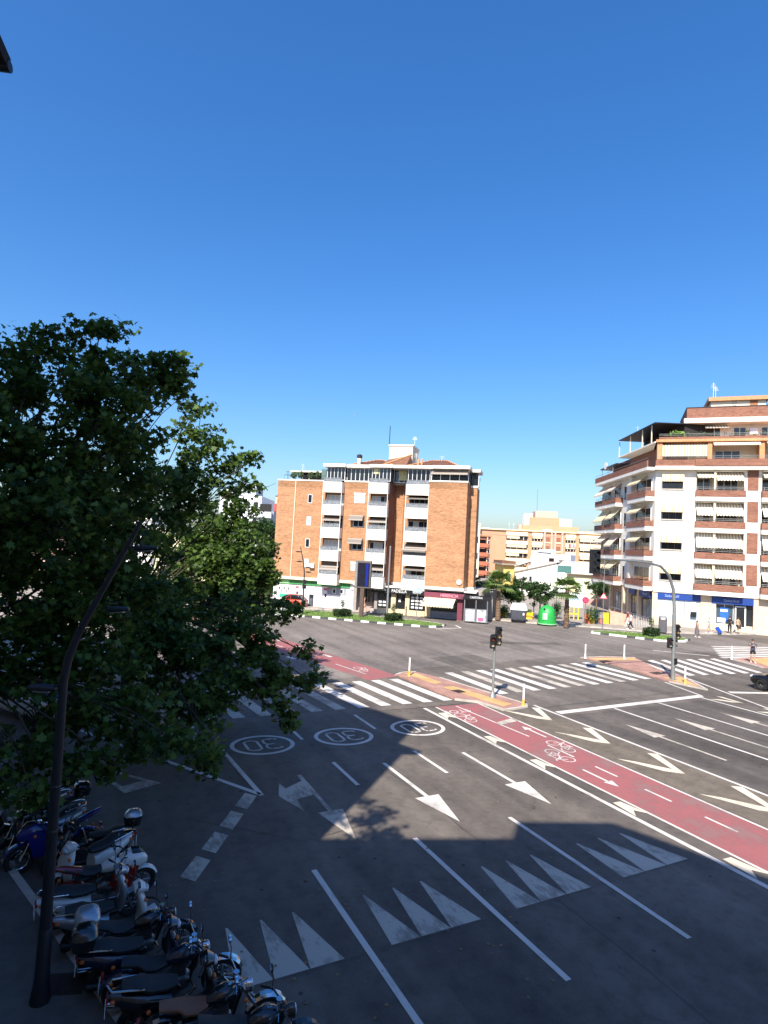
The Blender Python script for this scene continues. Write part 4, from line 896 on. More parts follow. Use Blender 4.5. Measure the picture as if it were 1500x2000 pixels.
for c0, c1, wide in ((cols[0],cols[1],1),(cols[2],cols[3],0),(cols[8],cols[9],0),(cols[10],min(cols[11],L+.5),1)):
    for k in range(5):
        z = 13.4-2.75*k
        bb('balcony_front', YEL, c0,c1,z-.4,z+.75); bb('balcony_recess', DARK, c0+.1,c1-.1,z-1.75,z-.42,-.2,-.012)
        if wide: bb('awning', mat('awning_sand', (.66,.56,.38), .9), c0+.2,c0+(c1-c0)*(.62 if k%2 == 0 else .95),z-1.35,z-.42,-.75,-.7)
        else: bb('awning', mat('awning_sand', (.66,.56,.38), .9), c0+.1,c1-.1,z-1.0,z-.42,-.75,-.7)
        for j in range(3): bb('window_post', SIGNW, c0+(c1-c0)*(.2+.3*j),c0+(c1-c0)*(.2+.3*j)+.12,z-1.75,z-.42,-.5,-.4)
bb('laundry', mat('laundry_red', (.4,.06,.09), .9), cols[8]+1.0,cols[8]+1.6,10.1,11.2,-.98,-.95); bb('laundry', mat('laundry_violet', (.3,.2,.4), .9), cols[8]+2.2,cols[8]+2.8,10.3,11.2,-.98,-.95)
for c0, c1 in ((cols[4],cols[5]),(cols[6],cols[7])):
    bb('pier', PNK, c0-.6,c0-.1,0,14.6,-.5); bb('pier', PNK, c1+.1,c1+.6,0,14.6,-.5)
    for k in range(5):
        z = 13.0-2.75*k; bb('window', mat('shutter_rust', (.25,.1,.06), .8), c0+.1,c1-.1,z-1.4,z,-.1); bb('window_sill', YEL, c0,c1,z-1.9,z-1.5,-.25)
def up(name, m, px0, px1, py0, py1, y0, y1):
    x0, z1 = f.uz(*cg(px0,py0), y0); x1, z0 = f.uz(*cg(px1,py1), y0); return box(name, m, r, x0,x1,y0,y1,min(z0,14.6),z1)
box('cornice', YEL, r, -.3,L+.3,-.6,18,14.6,14.95)
up('rooftop_storey', ORN, 540,1120,240,330,4,16); up('rooftop_storey', ORN, 620,925,160,330,5.5,15); up('rooftop_hut', PNK, 675,900,95,330,7,14); up('rooftop_hut', WPAINT, 930,1050,180,330,4.5,12); up('rooftop_hut', WPAINT, 560,640,120,330,7.5,12); up('rooftop_hut', WPAINT, 750,850,290,335,2,4)
up('window', GLASS2, 780,820,300,330,1.95,1.99); up('rooftop_hut', YEL, 1120,1280,310,340,3,8); up('rooftop_hut', PNK, 500,600,240,330,6,12)
xa = f.uz(*cg(690,90), 9)[0]; MB().tube([(xa,9,20),(xa,9,29)], .1, 5).build('mast', GREYM, r)
for k in range(5):
    xx = L*random.random(); antenna(r, xx, 6, 14.9, 2.5, 4, WALU)
r2, L2, f2 = block('white rooftop block left of the apricot apartments', 936, 962, 200, 13.8, WPAINT, 12)
for k in range(4):
    for j in range(2): window(r2, .8+j*1.9, 1.9+j*1.9, 2+2.8*k, 3.5+2.8*k, -.02, WALU, GLASS2, 1)
box('roof_hut', WPAINT, r2, 1.2,3.4,2,8,13.8,15.6); box('cornice', CPAINT, r2, -.2,L2+.2,-.25,12,13.5,13.79)
r3, L3, f3 = block('red brick apartment block with stacked terraces behind the brick corner block', 914, 957, 165, 11.6, BRICK_R, 14)
for k in range(5):
    z = 9.7-2.5*k
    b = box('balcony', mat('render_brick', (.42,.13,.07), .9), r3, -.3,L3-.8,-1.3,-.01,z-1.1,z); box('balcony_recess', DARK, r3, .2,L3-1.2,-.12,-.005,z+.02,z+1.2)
    box('awning', mat('awning_rust', (.36,.15,.09), .9), r3, .4,L3-1.6,-1.1,-.13,z+1.05,z+1.2); window(r3, L3-.7, L3-.15, z-.2, z+.9, -.03, WALU, GLASS2, 1)
box('drain_column', CPAINT, r3, L3-.95,L3-.78,-.4,-.01,0,11.6); box('cornice', BRICK_T, r3, -.4,L3+.2,-.5,14,11.6,11.95)
r4, L4, f4 = block('narrow cream tower rising just behind the brick corner block', 915, 936, 112, 12.6, CPAINT, 10)
for k in range(3): window(r4, L4-.75, L4-.2, 9.0-3*k, 10.3-3*k, -.02, WALU, GLASS2, 1)
box('cornice', WPAINT, r4, -.1,L4+.1,-.12,10,12.6,12.8)
# white gabled house and the low yellow house
f5 = Facade((1003,1079), 108, (1112,1085), 104); r5 = empty('house', f5.loc(), f5.ang, 'bright white gabled house behind the green bottle bank', 'building')
WB = mat('whitewash', (.82,.82,.82), .85, var=.04)
MB().prism_y([(0,0),(f5.L,0),(f5.L,5.6),(f5.L*.85,6.3),(.4,4.0),(0,3.9)], 0, 9).build('wall', WB, r5)
MB().prism_y([(2.4,4.6),(f5.L,6.2),(f5.L,7.7),(3.0,7.7)], 1.5, 9).build('upper_wall', WB, r5); MB().prism_y([(-2.0,4.3),(3.0,6.2),(3.0,6.6),(-2.0,4.7)], .8, 6).build('roof', CPAINT, r5)
MB().prism_y([(-.3,3.85),(f5.L*.86,6.32),(f5.L*.86,6.5),(-.3,4.03)], -.25, 1.4).build('eave', mat('eave_brown', (.3,.25,.2), .8), r5)
window(r5, f5.L*.62, f5.L*.72, 6.3, 7.0, 1.46, mat('frame_rust', (.4,.2,.15), .7), GLASS2, 1); box('vent', DKM, r5, f5.L*.8,f5.L*.9,1.44,1.49,6.5,6.7)
window(r5, f5.L*.3, f5.L*.36, 2.6, 3.6, -.03, WALU, GLASS, 1); box('roof_hut', WB, r5, 4,6.5,3,7,7.7,8.5); box('solar_panel', mat_glass('solar_dark', (.02,.03,.05)), r5, 4.0,6.3,2.3,2.9,7.75,7.95)
r6, L6, f6 = block('low yellow house with a white roof terrace left of the cream corner block', 1110, 1186, 98, 4.6, YEL, 9, 96, 'house')
box('terrace_parapet', WB, r6, -.2,L6+.2,-.25,.1,4.7,6.6); box('eave', mat('eave_brown', (.3,.25,.2), .8), r6, -.4,L6+.3,-.6,9,4.6,4.69)
for x in (1.7,3.2): window(r6, x, x+.9, 1.6, 3.8, -.03, SIGNW, mat('shutter_pale', (.6,.65,.5), .8), 1)
window(r6, 4.7, 5.6, 1.2, 3.4, -.03, SIGNW, GLASS2, 1); box('awning', mat('canvas_teal', (.06,.16,.15), .8), r6, -1.6,.6,-.4,.4,4.75,5.9); box('low_wall', mat('wall_pink', (.5,.3,.24), .9), r6, 0,L6,-3.2,-3.0,0,1.0)
r7, L7, f7 = block('ochre house with dark eaves beside the white gabled house', 985, 1006, 104, 5.4, mat('render_ochre', (.6,.42,.13), .9), 8, None, 'house')
box('eave', mat('eave_brown', (.3,.25,.2), .8), r7, -.5,L7+.4,-.7,8,5.4,5.65); window(r7, .4, 1.3, 2.6, 4.0, -.03, WALU, GLASS2, 1); box('roof', TILE, r7, -.3,L7+.2,0,8,5.66,6.1)
# blocks seen through and past the plane trees
r8, L8, f8 = block('white and grey flats with roof huts past the plane tree', 425, 506, 118, 16.2, WB, 14)
for k in range(5):
    for j in range(4): window(r8, .6+j*2, 1.7+j*2, 1.6+3*k, 3.0+3*k, -.02, WALU, GLASS2, 1)
box('roof_hut', GRYR, r8, 3.4,6.8,1,8,16.2,18.6); box('roof_hut', WB, r8, .4,2.8,2,8,16.2,17.6)
r8b, L8b, f8b = block('grey flats with a balcony front between plane tree and brick block', 498, 531, 105, 12.6, GRYR, 12)
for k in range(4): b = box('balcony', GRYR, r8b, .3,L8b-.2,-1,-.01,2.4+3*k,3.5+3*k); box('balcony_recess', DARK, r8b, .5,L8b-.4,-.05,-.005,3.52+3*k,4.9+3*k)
r9, L9, f9 = block('white building with a red roof left of the brick block', 486, 560, 135, 14.2, WB, 14)
MB().prism_y([(-.4,14.2),(L9,14.2),(L9,16.0),(-.4,15.6)], -.5, 10).build('roof', mat('roof_red', (.5,.07,.06), .7, var=.1), r9); box('chimney', YST, r9, 5.4,6.1,1,2,15.5,17.6); box('chimney_cap', DKM, r9, 5.3,6.2,.9,2.1,17.6,17.8)
for k in range(4):
    for j in range(4): window(r9, .8+j*2, 1.9+j*2, 1.4+3*k, 2.8+3*k, -.02, WALU, GLASS2, 1)
    box('balcony', YEL, r9, 3.5,L9-.2,-1.1,-.01,1.2+3*k,2.2+3*k)
for lb, pa, pb, Y, zt, m in (('pale pink flats glimpsed through the left of the plane tree', -140, 120, 92, 10.5, PNK), ('whitewashed flats glimpsed through the middle of the plane tree', 128, 300, 100, 9.8, WB), ('cream flats glimpsed low through the plane tree near the crossing', 305, 420, 88, 8.2, YEL)):
    q, LQ, fq = block(lb, pa, pb, Y, zt, m, 12)
    n = int(LQ/3)
    for k in range(int(zt/3)):
        for j in range(n): window(q, 1+j*3, 2.4+j*3, 1.2+3*k, 2.7+3*k, -.02, WALU, GLASS2, 2)
    box('cornice', WPAINT, q, -.2,LQ+.2,-.25,12,zt,zt+.35)
# ================================================================== trees and plants
BARK = mat('plane_bark', (.065,.055,.04), .9, var=.4, scale=4, bump=.6)
BARK2 = mat('trunk_brown', (.16,.1,.065), .95, var=.4, scale=6, bump=.8)
LEAF_A = mat_leaf('plane_leaf', (.024,.055,.012), (.13,.215,.04), .45)
LEAF_B = mat_leaf('street_tree_leaf', (.02,.055,.014), (.06,.12,.028), .3)
LEAF_H = mat_leaf('hedge_leaf', (.015,.035,.01), (.045,.085,.02), .2)
LEAF_P = mat_leaf('palm_leaf', (.06,.1,.025), (.16,.24,.06), .3)
LOBED = np.array([(0,-.5),(.16,-.3),(.48,-.28),(.3,-.02),(.5,.2),(.2,.2),(0,.55),(-.2,.2),(-.5,.2),(-.3,-.02),(-.48,-.28),(-.16,-.3)])
DIAM = np.array([(0,-.5),(.3,0),(0,.5),(-.3,0)])
def leaf_mesh(name, cen, size, tmpl, m, parent, updir=.5, seed=1):
    rg = np.random.default_rng(seed); n = len(cen); k = len(tmpl)
    nr = rg.normal(size=(n,3)); nr[:,2] = np.abs(nr[:,2])+updir; nr /= np.linalg.norm(nr,axis=1)[:,None]
    t = rg.normal(size=(n,3)); a = np.cross(nr,t); a /= np.linalg.norm(a,axis=1)[:,None]; b = np.cross(nr,a)
    s = size*rg.uniform(.6,1.25,n)
    V = cen[:,None,:]+(a[:,None,:]*tmpl[None,:,0,None]+b[:,None,:]*tmpl[None,:,1,None])*s[:,None,None]
    bend = (np.abs(tmpl[:,0])**2*-.5)[None,:,None]*nr[:,None,:]*s[:,None,None]; V = V+bend
    me = bpy.data.meshes.new(name); me.vertices.add(n*k); me.vertices.foreach_set('co', V.reshape(-1).astype(np.float32))
    me.loops.add(n*k); me.loops.foreach_set('vertex_index', np.arange(n*k,dtype=np.int32)); me.polygons.add(n)
    me.polygons.foreach_set('loop_start', np.arange(0,n*k,k,dtype=np.int32))
    try: me.polygons.foreach_set('loop_total', np.full(n,k,dtype=np.int32))
    except Exception: pass
    me.update(calc_edges=True)
    at_ = me.attributes.new('tone','FLOAT','POINT'); at_.data.foreach_set('value', np.repeat(rg.uniform(0,1,n)**1.3,k).astype(np.float32))
    me.validate()
    o = link(name, me, m, parent); o['kind'] = 'stuff'; return o
def in_ball(rg, n, r, shell=.5):
    d = rg.normal(size=(n,3)); d /= np.linalg.norm(d,axis=1)[:,None]; return d*(r*rg.uniform(0,1,n)**shell)[:,None]
def limb(mb, a, b, r0, r1, rg, n=6, k=5, sag=.0):
    a, b = Vector(a), Vector(b); L = (b-a).length; pts = []
    for i in range(k+1):
        t = i/k; p = a.lerp(b,t); w = math.sin(t*PI)*L*.07
        pts.append(p+Vector((rg.uniform(-w,w), rg.uniform(-w,w), w*.8+sag*math.sin(t*PI))))
    mb.tube(pts, [r0+(r1-r0)*i/k for i in range(k+1)], n)
    return pts
def broadleaf(name, label, cat, base, fork, r0, lobes, leaf, per_m3, m, tmpl=DIAM, seed=3, bark=None, twigs=True, cluster=.42, zmin=.3, group=None, dens=7):
    rg = np.random.default_rng(seed); root = empty(name, base, 0, label, cat, group); bx, by, bz = base
    tr = MB(); bas = Vector((0,0,-.05)); fk = Vector((fork[0]-bx, fork[1]-by, fork[2]-bz))
    tr.tube([bas, bas.lerp(fk,.12)+Vector((.02,0,0)), bas.lerp(fk,.5)+Vector((rg.uniform(-.1,.1),rg.uniform(-.1,.1),0)), fk], [r0*1.35,r0*1.05,r0*.9,r0*.75], 10)
    tr.build('trunk', bark or BARK, root, True)
    lm = MB(); allc = []
    for (x,y,z,r) in lobes:
        c = Vector((x-bx,y-by,z-bz)); pts = limb(lm, fk, c, r0*.2*min(1.3,.5+r*.3), .018, rg)
        nsub = max(3, int(r**2*dens)); sub = in_ball(rg, nsub, r*.92, .42)
        for s_ in sub:
            p = c+Vector(s_)
            if twigs and rg.random() < .4: limb(lm, pts[rg.integers(3,6)], p, .02, .006, rg, 4, 3)
            k = int(per_m3*4.19*cluster**3*rg.uniform(.6,1.4))+4
            q = in_ball(rg, k, cluster*rg.uniform(.8,1.35), .6)*np.array([1.15,1.15,.75]); q += np.array(p)
            allc.append(q)
    lm.build('limbs', bark or BARK, root, True)
    C = np.vstack(allc); C = C[C[:,2]+bz > zmin]
    leaf_mesh('crown', C, leaf, tmpl, m, root, .4, seed); return root
def L4_(px, py, Y, r): p = at(px,py,Y); return (p.x,p.y,p.z,r)
LA = [L4_(*q) for q in ((60,735,17,1.35),(205,700,18,1.3),(130,770,17,1.8),(280,745,18,1.1),(325,722,18,.75),(352,718,18,.4),(300,735,18,.8),(235,830,17,1.6),(55,880,16,1.7),(285,905,18,.9),(150,930,16,2.0),(15,740,17,1.2),(10,1000,15,1.4),(100,1040,15,1.8),(225,1060,17,1.6),(40,1150,15,1.6),(150,1190,16,1.5),(50,1300,15,1.2),(190,1330,16,1.3),(90,1425,15,1.1),(235,1420,15.5,1.1),(20,1490,14,1.0),(330,1440,15,.75),(205,1485,14.5,.4),(130,1500,14,.6),(385,1430,15.5,.6),(88,645,17,.35),(140,655,17.5,.45),(198,640,18,.45),(345,760,18,.35),(-60,850,16,2),(-80,1080,15,2),(-60,1300,15,1.8),(250,960,17.5,1.2),(180,840,17.5,1.4),(90,960,16.5,1.5),(190,1130,17,1.4),(270,1180,17.5,1.2),(110,1240,16,1.3),(130,1350,15.5,1.1),(290,1390,16,.9),(60,1540,13.6,.6))]
broadleaf('plane_tree', 'big dark plane tree in shade beside the parked motorbikes', 'tree', (-2.9,17.9,.14), (-3.0,18.2,4.2), .3, LA, .21, 125, LEAF_A, LOBED, 11, dens=10)
LB = [L4_(*q) for q in ((392,850,23,1.1),(385,800,23,.5),(450,895,23,.8),(488,900,22.5,.4),(480,940,22,.6),(345,925,22,1.25),(440,940,23.5,.9),(300,1000,22,2.2),(200,960,23,2.4),(320,1200,23.5,1.7),(260,1120,22,2.4),(470,1205,23,1.3),(545,1200,23,.55),(572,1190,23,.3),(500,1275,22,1.4),(555,1320,21.5,.9),(605,1330,21,.4),(595,1272,22,.4),(430,1300,21,1.8),(540,1370,20.5,.55),(565,1400,20,.35),(340,1310,20,2.0),(250,1260,20,2.2),(400,1375,18.5,.9),(415,1445,17,.5),(403,1490,16.5,.3),(130,1130,22,2),(80,1010,22,2),(380,1250,22,1.5),(300,1220,21.5,1.7),(500,1330,21.5,1.1),(460,1350,20.5,1.0),(320,1380,19,1.0),(340,1000,23,1.1),(395,890,23,.8))]
broadleaf('plane_tree', 'plane tree on the pavement corner with its right side sunlit', 'tree', (2.1,26.4,.13), (2.2,26.5,4.5), .27, LB, .22, 110, LEAF_A, LOBED, 12, dens=10)
LD = [L4_(*q) for q in ((450,1060,32,1.7),(400,1040,33,1.6),(500,1080,32,1.3),(430,1120,31,1.9),(470,1120,30.5,1.2),(400,1080,31,1.3),(360,1080,33,1.7),(490,1150,32,1.5),(470,1010,32.5,1.1),(520,1120,31.5,.9),(440,1180,31.5,1.6),(380,1160,32,1.8),(505,1190,31.5,.9),(395,1000,33,.8),(345,1140,33,1.5),(455,985,32.5,.6))]
broadleaf('plane_tree', 'bright sunlit plane tree standing behind the two shaded ones', 'tree', (2.4,33.4,.13), (2.6,33.3,3.6), .2, LD, .23, 130, LEAF_A, LOBED, 14, dens=14)
LC = [(-2.3,5.6,13.6,.8),(-1.9,5.9,12.6,.7),(-2.9,4.9,12.8,.9),(-2.2,4.6,11.6,.9),(-1.5,5.0,13.0,.5),(-2.6,5.6,14.6,.5),(-2.0,5.2,10.6,.8)]
broadleaf('plane_tree', 'slim plane tree just left of the viewer whose leaf shadow falls on the road', 'tree', (-1.75,4.3,.14), (-1.8,4.5,8.5), .14, LC, .21, 95, LEAF_A, LOBED, 13)
# street trees of the plaza
def blobs(px, py, Y, R, n, seed, flat=.8):
    rg = random.Random(seed); c = at(px,py,Y); out = [(c.x,c.y,c.z,R*.7)]
    for k in range(n):
        a = rg.uniform(0,2*PI); e = rg.uniform(-.7,.9); d = R*.62
        out.append((c.x+d*math.cos(a)*math.cos(e), c.y+d*math.sin(a)*math.cos(e), c.z+d*math.sin(e)*flat, R*rg.uniform(.34,.5)))
    return out
for lb, px, pyc, Y, R, pb, sd in (('round green tree between the left palm and the grey waste container', 1012, 1152, 70, 2.3, 1012, 21), ('dark green tree right behind the green bottle bank', 1052, 1160, 68, 2.0, 1056, 22), ('shaded bushy tree between brick block and left palm', 948, 1150, 74, 2.6, 948, 23), ('tall dark tree against the side of the cream corner block', 1168, 1150, 80, 1.7, 1166, 24)):
    b0 = at(pb, 1150, Y); broadleaf('street_tree', lb, 'tree', (b0.x,b0.y,.14), (b0.x,b0.y,at(px,pyc,Y).z-R*.6), .11, blobs(px,pyc,Y,R,14,sd), .22, 220, LEAF_B, DIAM, sd, BARK2, False, .4)
for lb, px, pyc, Y, R, sd in (('olive green tree left of the brick block above the palm', 524, 1040, 92, 3.4, 31), ('young sunlit tree at the left end of the green shop', 527, 1142, 74, 1.5, 32), ('dark leafy tree behind the plane tree trunk near the side street', 200, 1120, 60, 3.2, 33), ('green tree far left behind the plane tree', 20, 1120, 58, 3.4, 34)):
    b0 = at(px, 1150, Y); broadleaf('street_tree', lb, 'tree', (b0.x,b0.y,.14), (b0.x,b0.y,at(px,pyc,Y).z-R*.7), .16, blobs(px,pyc,Y,R,10,sd), .32, 55, LEAF_B, DIAM, sd, BARK2, False, .55)
# palms
def palm(label, px, pyb, pyc, Y, r0, fr, nfr, fan=True, seed=1, shaggy=False):
    rg = random.Random(seed); b0 = at(px, pyb, Y); zc = at(px, pyc, Y).z; root = empty('palm_tree', (b0.x,b0.y,.14), 0, label, 'palm tree')
    H = zc-.14; pr = []
    n = 26
    for k in range(n+1):
        t = k/n; r = r0*(1.25-.35*t+(.12 if k%2 else 0)); pr.append((r, H*t-.03))
    MB().lathe(pr, 10).build('trunk', BARK2, root)
    if shaggy: 
        mb = MB()
        for k in range(60):
            a = rg.uniform(0,2*PI); z = rg.uniform(.05,H*.55); d = Vector((math.cos(a),math.sin(a),0)); p = d*r0*1.1+Vector((0,0,z)); s = d.cross(Vector((0,0,1)))*.05
            mb.quad(p-s, p+s, p+s+d*.14+Vector((0,0,.2)), p-s+d*.14+Vector((0,0,.2)))
        o = mb.build('leaf_bases', BARK2, root); o['kind'] = 'stuff'
    for k in range(nfr):
        a = 2*PI*k/nfr+rg.uniform(-.2,.2); e = rg.uniform(-.5,1.25); mb = MB(); o = Vector((0,0,H-.05))
        d = Vector((math.cos(a)*math.cos(e), math.sin(a)*math.cos(e), math.sin(e))); side = d.cross(Vector((0,0,1))).normalized(); upv = side.cross(d)
        if fan:
            L = fr*rg.uniform(.8,1.1); st = o+d*L*.5+Vector((0,0,-.05)); mb.tube([o, o+d*L*.25, st], .015, 4)
            for j in range(11):
                w = (j-5)/5*1.35; dd = d*math.cos(w)+side*math.sin(w); tip = st+dd*L*.55+Vector((0,0,-.12*L-abs(w)*.06*L)); mid = st+dd*L*.32
                s_ = (side*math.cos(w)-d*math.sin(w))*.05*L
                mb.quad(st, mid+s_, tip, mid-s_)
        else:
            L = fr*rg.uniform(.85,1.1); pts = [o+d*L*t+Vector((0,0,-L*.5*t*t)) for t in np.linspace(0,1,9)]; mb.tube(pts, [.03]*8+[.008], 4)
            for i in range(1,9):
                for s2 in (-1,1):
                    for f_ in (0,.5):
                        p = pts[i-1].lerp(pts[i],f_); l = L*.2*(1-.5*abs(i/8-.4)); tt = (pts[i]-pts[i-1]).normalized(); dr = (side*s2+tt*.55-upv*.15).normalized()
                        mb.quad(p, p+dr*l*.5+tt*.04, p+dr*l+Vector((0,0,-.1*l)), p+dr*l*.5-tt*.04)
        me = mb.build('frond', LEAF_P, root); at_ = me.data.attributes.new('tone','FLOAT','POINT'); at_.data.foreach_set('value', [rg.uniform(.0,1)]*len(me.data.vertices))
    return root
palm('left fan palm on the plaza kerb before the cafe screens', 972, 1209, 1140, 66, .22, 2.0, 34, True, 5)
palm('right fan palm with shaggy trunk base beside the bottle bank', 1106, 1219, 1152, 62.5, .2, 1.8, 30, True, 6, True)
palm('large feather palm shaded by the left wall of the brick block', 508, 1190, 1085, 80, .35, 3.4, 30, False, 7)
# hedges with a standard shrub in the grass islands
def hedge_mesh(w, d, h, nl, seed):
    rg = np.random.default_rng(seed); p = np.column_stack([rg.uniform(-w/2,w/2,nl), rg.uniform(-d/2,d/2,nl), rg.uniform(.08,h,nl)])
    ax = rg.integers(0,5,nl)
    p[ax==0,0] = w/2; p[ax==1,0] = -w/2; p[ax==2,1] = -d/2; p[ax==3,1] = d/2; p[ax==4,2] = h
    return p+rg.normal(0,.035,(nl,3))
for lb, px, pyb, w, sd in (('clipped hedge box with a thin shrub at the left of the grass island', 668, 1206, 1.65, 41), ('clipped hedge box with a shrub beside the tall pole on the grass island', 768, 1215, 1.6, 42), ('clipped hedge with a shrub on the small island before the bank', 1272, 1244, 1.75, 43)):
    x, y = G(px, pyb); root = empty('hedge', (x,y,.11), .3, lb, 'hedge')
    box('hedge_core', mat('hedge_inner', (.012,.02,.008), .95), root, -w/2+.08,w/2-.08,-.42,.42,0,.62)
    leaf_mesh('foliage', hedge_mesh(w,1.0,.72,1500,sd), .13, DIAM, LEAF_H, root, .2, sd)
    MB().tube([(0,0,.3),(.03,0,1.2)], .03, 6).build('stem', BARK2, root)
    rg = np.random.default_rng(sd); leaf_mesh('shrub_crown', in_ball(rg,260,.34,.5)*np.array([1,1,1.9])+np.array([0,0,1.35]), .13, DIAM, LEAF_B, root, .2, sd)
def bush(label, px, py, Y, w, h, sd, n=900):
    p = at(px,py,Y); root = empty('shrub', (p.x,p.y,.14), 0, label, 'shrub'); rg = np.random.default_rng(sd)
    MB().tube([(0,0,-.02),(.02,0,h*.6)], .05, 6).build('stem', BARK2, root)
    leaf_mesh('foliage', in_ball(rg,n,1,.45)*np.array([w/2,w/2.4,h/2])+np.array([0,0,h/2+.05]), .2, DIAM, LEAF_B, root, .3, sd)
bush('round green shrub behind the no parking sign', 1158, 1190, 67, 2.2, 2.0, 51); bush('low shrub beside the left palm trunk', 985, 1200, 68, 1.5, 1.6, 52, 500); bush('dark shrub between the bottle bank and the right palm', 1088, 1195, 70, 1.6, 2.2, 53, 600); bush('shrub left of the green shop wall by the palm', 512, 1165, 76, 2.2, 1.8, 54, 500)
for k, (x, z) in enumerate(((1.2,.4),(2.0,.5),(3.4,.45),(4.3,.5))):
    tuft(B, (x,1.0,ZT+.35+z), .45, 120, LEAFP, 'terrace_plant')
# ================================================================== street furniture
GALV = mat('galvanised_steel', (.3,.31,.3), .5, .6, var=.15, scale=5); BLK = mat('black_plastic', (.012,.012,.013), .45, var=.2); LENS_A = mat('lens_amber_glint', (.75,.5,.22), .25); LENS_Y = mat('lens_pale_glint', (.75,.65,.38), .25); LENS_D = mat('lens_dark', (.03,.03,.032), .2)  # sun glints are put into the colours of the amber and pale lenses
LAMPM = mat('lamp_post_blue_grey', (.02,.02,.026), .5, .3, var=.15, scale=4)
def signal_head(parent, c, yaw, lenses, w=.28, name='signal_head'):
    h = .3*len(lenses)+.06; hd = empty(name, c, yaw); hd.parent = parent
    body = MB().box(-w/2,w/2,0,.2,-h/2,h/2).build('housing', BLK, hd)
    for k, m in enumerate(lenses):
        z = h/2-.18-.3*k
        MB().lathe([(.105,0),(.09,-.03),(.03,-.045)], 14, (0,-.003,z), 'y').build('lens', m, hd)
        vz = MB(); n = 10
        for i in range(n):
            a0, a1 = PI*(i/n)-.2*0, PI*((i+1)/n); r = .12
            p = lambda a, y: (r*math.cos(a), y, z+r*math.sin(a))
            vz.quad(p(a0,-.002), p(a1,-.002), p(a1,-.16), p(a0,-.16))
        vz.build('visor', BLK, hd)
    return hd
def wpos(px, py, z=0): x, y = G(px, py, z); return (x, y, z)
s1 = empty('traffic_light', wpos(962,1362,.07), 0, 'short traffic light on grey pole standing on the ochre island', 'traffic light')
MB().lathe([(.2,0),(.2,.03),(.1,.2),(.065,.34),(.065,2.75),(.05,3.2)], 12).build('pole', GALV, s1, True)
signal_head(s1, (.13,-.17,3.15), -.25, [LENS_D,LENS_A,LENS_Y]); signal_head(s1, (-.2,-.1,2.85), -.5, [mat('lens_red_off', (.14,.025,.022), .4), mat('lens_grey', (.4,.38,.3), .3)], .26)
box('bracket', BLK, s1, -.2,.15,-.08,.06,2.75,2.82); box('bracket', BLK, s1, -.2,.15,-.08,.06,3.18,3.24)
s2 = empty('traffic_light', wpos(1314,1327,.07), 0, 'tall traffic light with a curved arm over the road', 'traffic light')
pp = [(0,0,0),(0,0,2),(-.02,0,4.5),(-.15,0,5.7),(-.6,0,6.6),(-1.4,0,7.15),(-2.6,0,7.35),(-4.4,0,7.42),(-7.0,0,7.45)]
MB().tube(pp, [.13,.12,.11,.1,.095,.085,.075,.065,.055], 10).build('mast', GALV, s2, True)
box('base_plate', GALV, s2, -.2,.2,-.2,.2,-.005,.04)
signal_head(s2, (-7.15,-.12,7.25), -.15, [LENS_D,LENS_D,LENS_D], .42, 'arm_signal_head').scale = (1.45,1.2,1.5)
signal_head(s2, (.24,-.1,3.0), -.3, [LENS_D,LENS_A,LENS_Y]); signal_head(s2, (-.3,.0,2.3), -.4, [mat('lens_red_off', (.14,.025,.022), .4), mat('lens_grey', (.4,.38,.3), .3)], .26); signal_head(s2, (.3,.15,2.2), .9, [LENS_D, mat('lens_grey', (.4,.38,.3), .3)], .26)
box('call_box', BLK, s2, -.06,.14,-.2,-.1,.95,1.35)
BW = mat('bollard_white', (.78,.78,.76), .5, var=.06); BY = mat('bollard_yellow', (.62,.38,.06), .5)
for px, py, z, yel, lb in ((799,1320,.07,1,'white bollard with yellow foot at the far end of the ochre island'),(1022,1378,.07,1,'white bollard with yellow foot at the near end of the ochre island'),(1143,1286,.07,0,'leftmost white bollard on the back edge of the middle island'),(1219,1287,.07,0,'white bollard at the back corner of the middle island'),(1338,1335,.07,1,'white bollard beside the tall traffic light mast'),(1429,1288,.07,0,'white bollard left of the pedestrian on the right island')):
    b = empty('bollard', wpos(px,py,z), 0, lb, 'bollard', 'slim white bollards on the islands')
    MB().lathe([(.05,.0),(.05,1.0),(.045,1.04),(.02,1.06)], 10).build('post', BW, b, True); MB().lathe([(.1,0),(.09,.03),(.062,.08),(.062,.3),(.052,.31)], 10).build('foot', BY if yel else BW, b, True)
def lamp_head(parent, p, d, s=1.0, name='lamp_head'):
    p, d = Vector(p), Vector(d).normalized(); sd = d.cross(Vector((0,0,1))).normalized(); u = Vector((0,0,1))
    arm = MB().tube([p, p+d*.25*s+u*.05], .03*s, 6); o = MB().loft([(p+d*s*t, sd*w*s, u*h*s) for t, w, h in ((.2,.06,.05),(.32,.15,.09),(.55,.19,.11),(.8,.17,.08),(.95,.08,.04))], 12, 2.3).build(name, LAMPM, parent, True)
    arm.build('bracket', LAMPM, o); MB().loft([(p+d*s*t-u*.085*s, sd*w*s, u*.03*s) for t, w in ((.36,.1),(.55,.15),(.78,.12))], 12, 2.3).build('diffuser', mat('lamp_glass', (.3,.3,.29), .3), o, True)
    return o
lp = Vector(wpos(78,1955,.14)); s3 = empty('street_lamp', lp, 0, 'tall dark street lamp with bent top and three heads beside the plane tree', 'street lamp')
LY = float(Vector((*HF[:2],0)).dot(lp)); 
def rel(px, py, Y): return at(px,py,Y)-lp
pts = [Vector((0,0,0)), Vector((0,0,2.4)), rel(124,1330,LY), rel(134,1285,LY), rel(152,1240,LY+.02), rel(176,1195,LY+.04), rel(275,1020,LY+.1)]
pts[1] = pts[0].lerp(pts[2], .5)
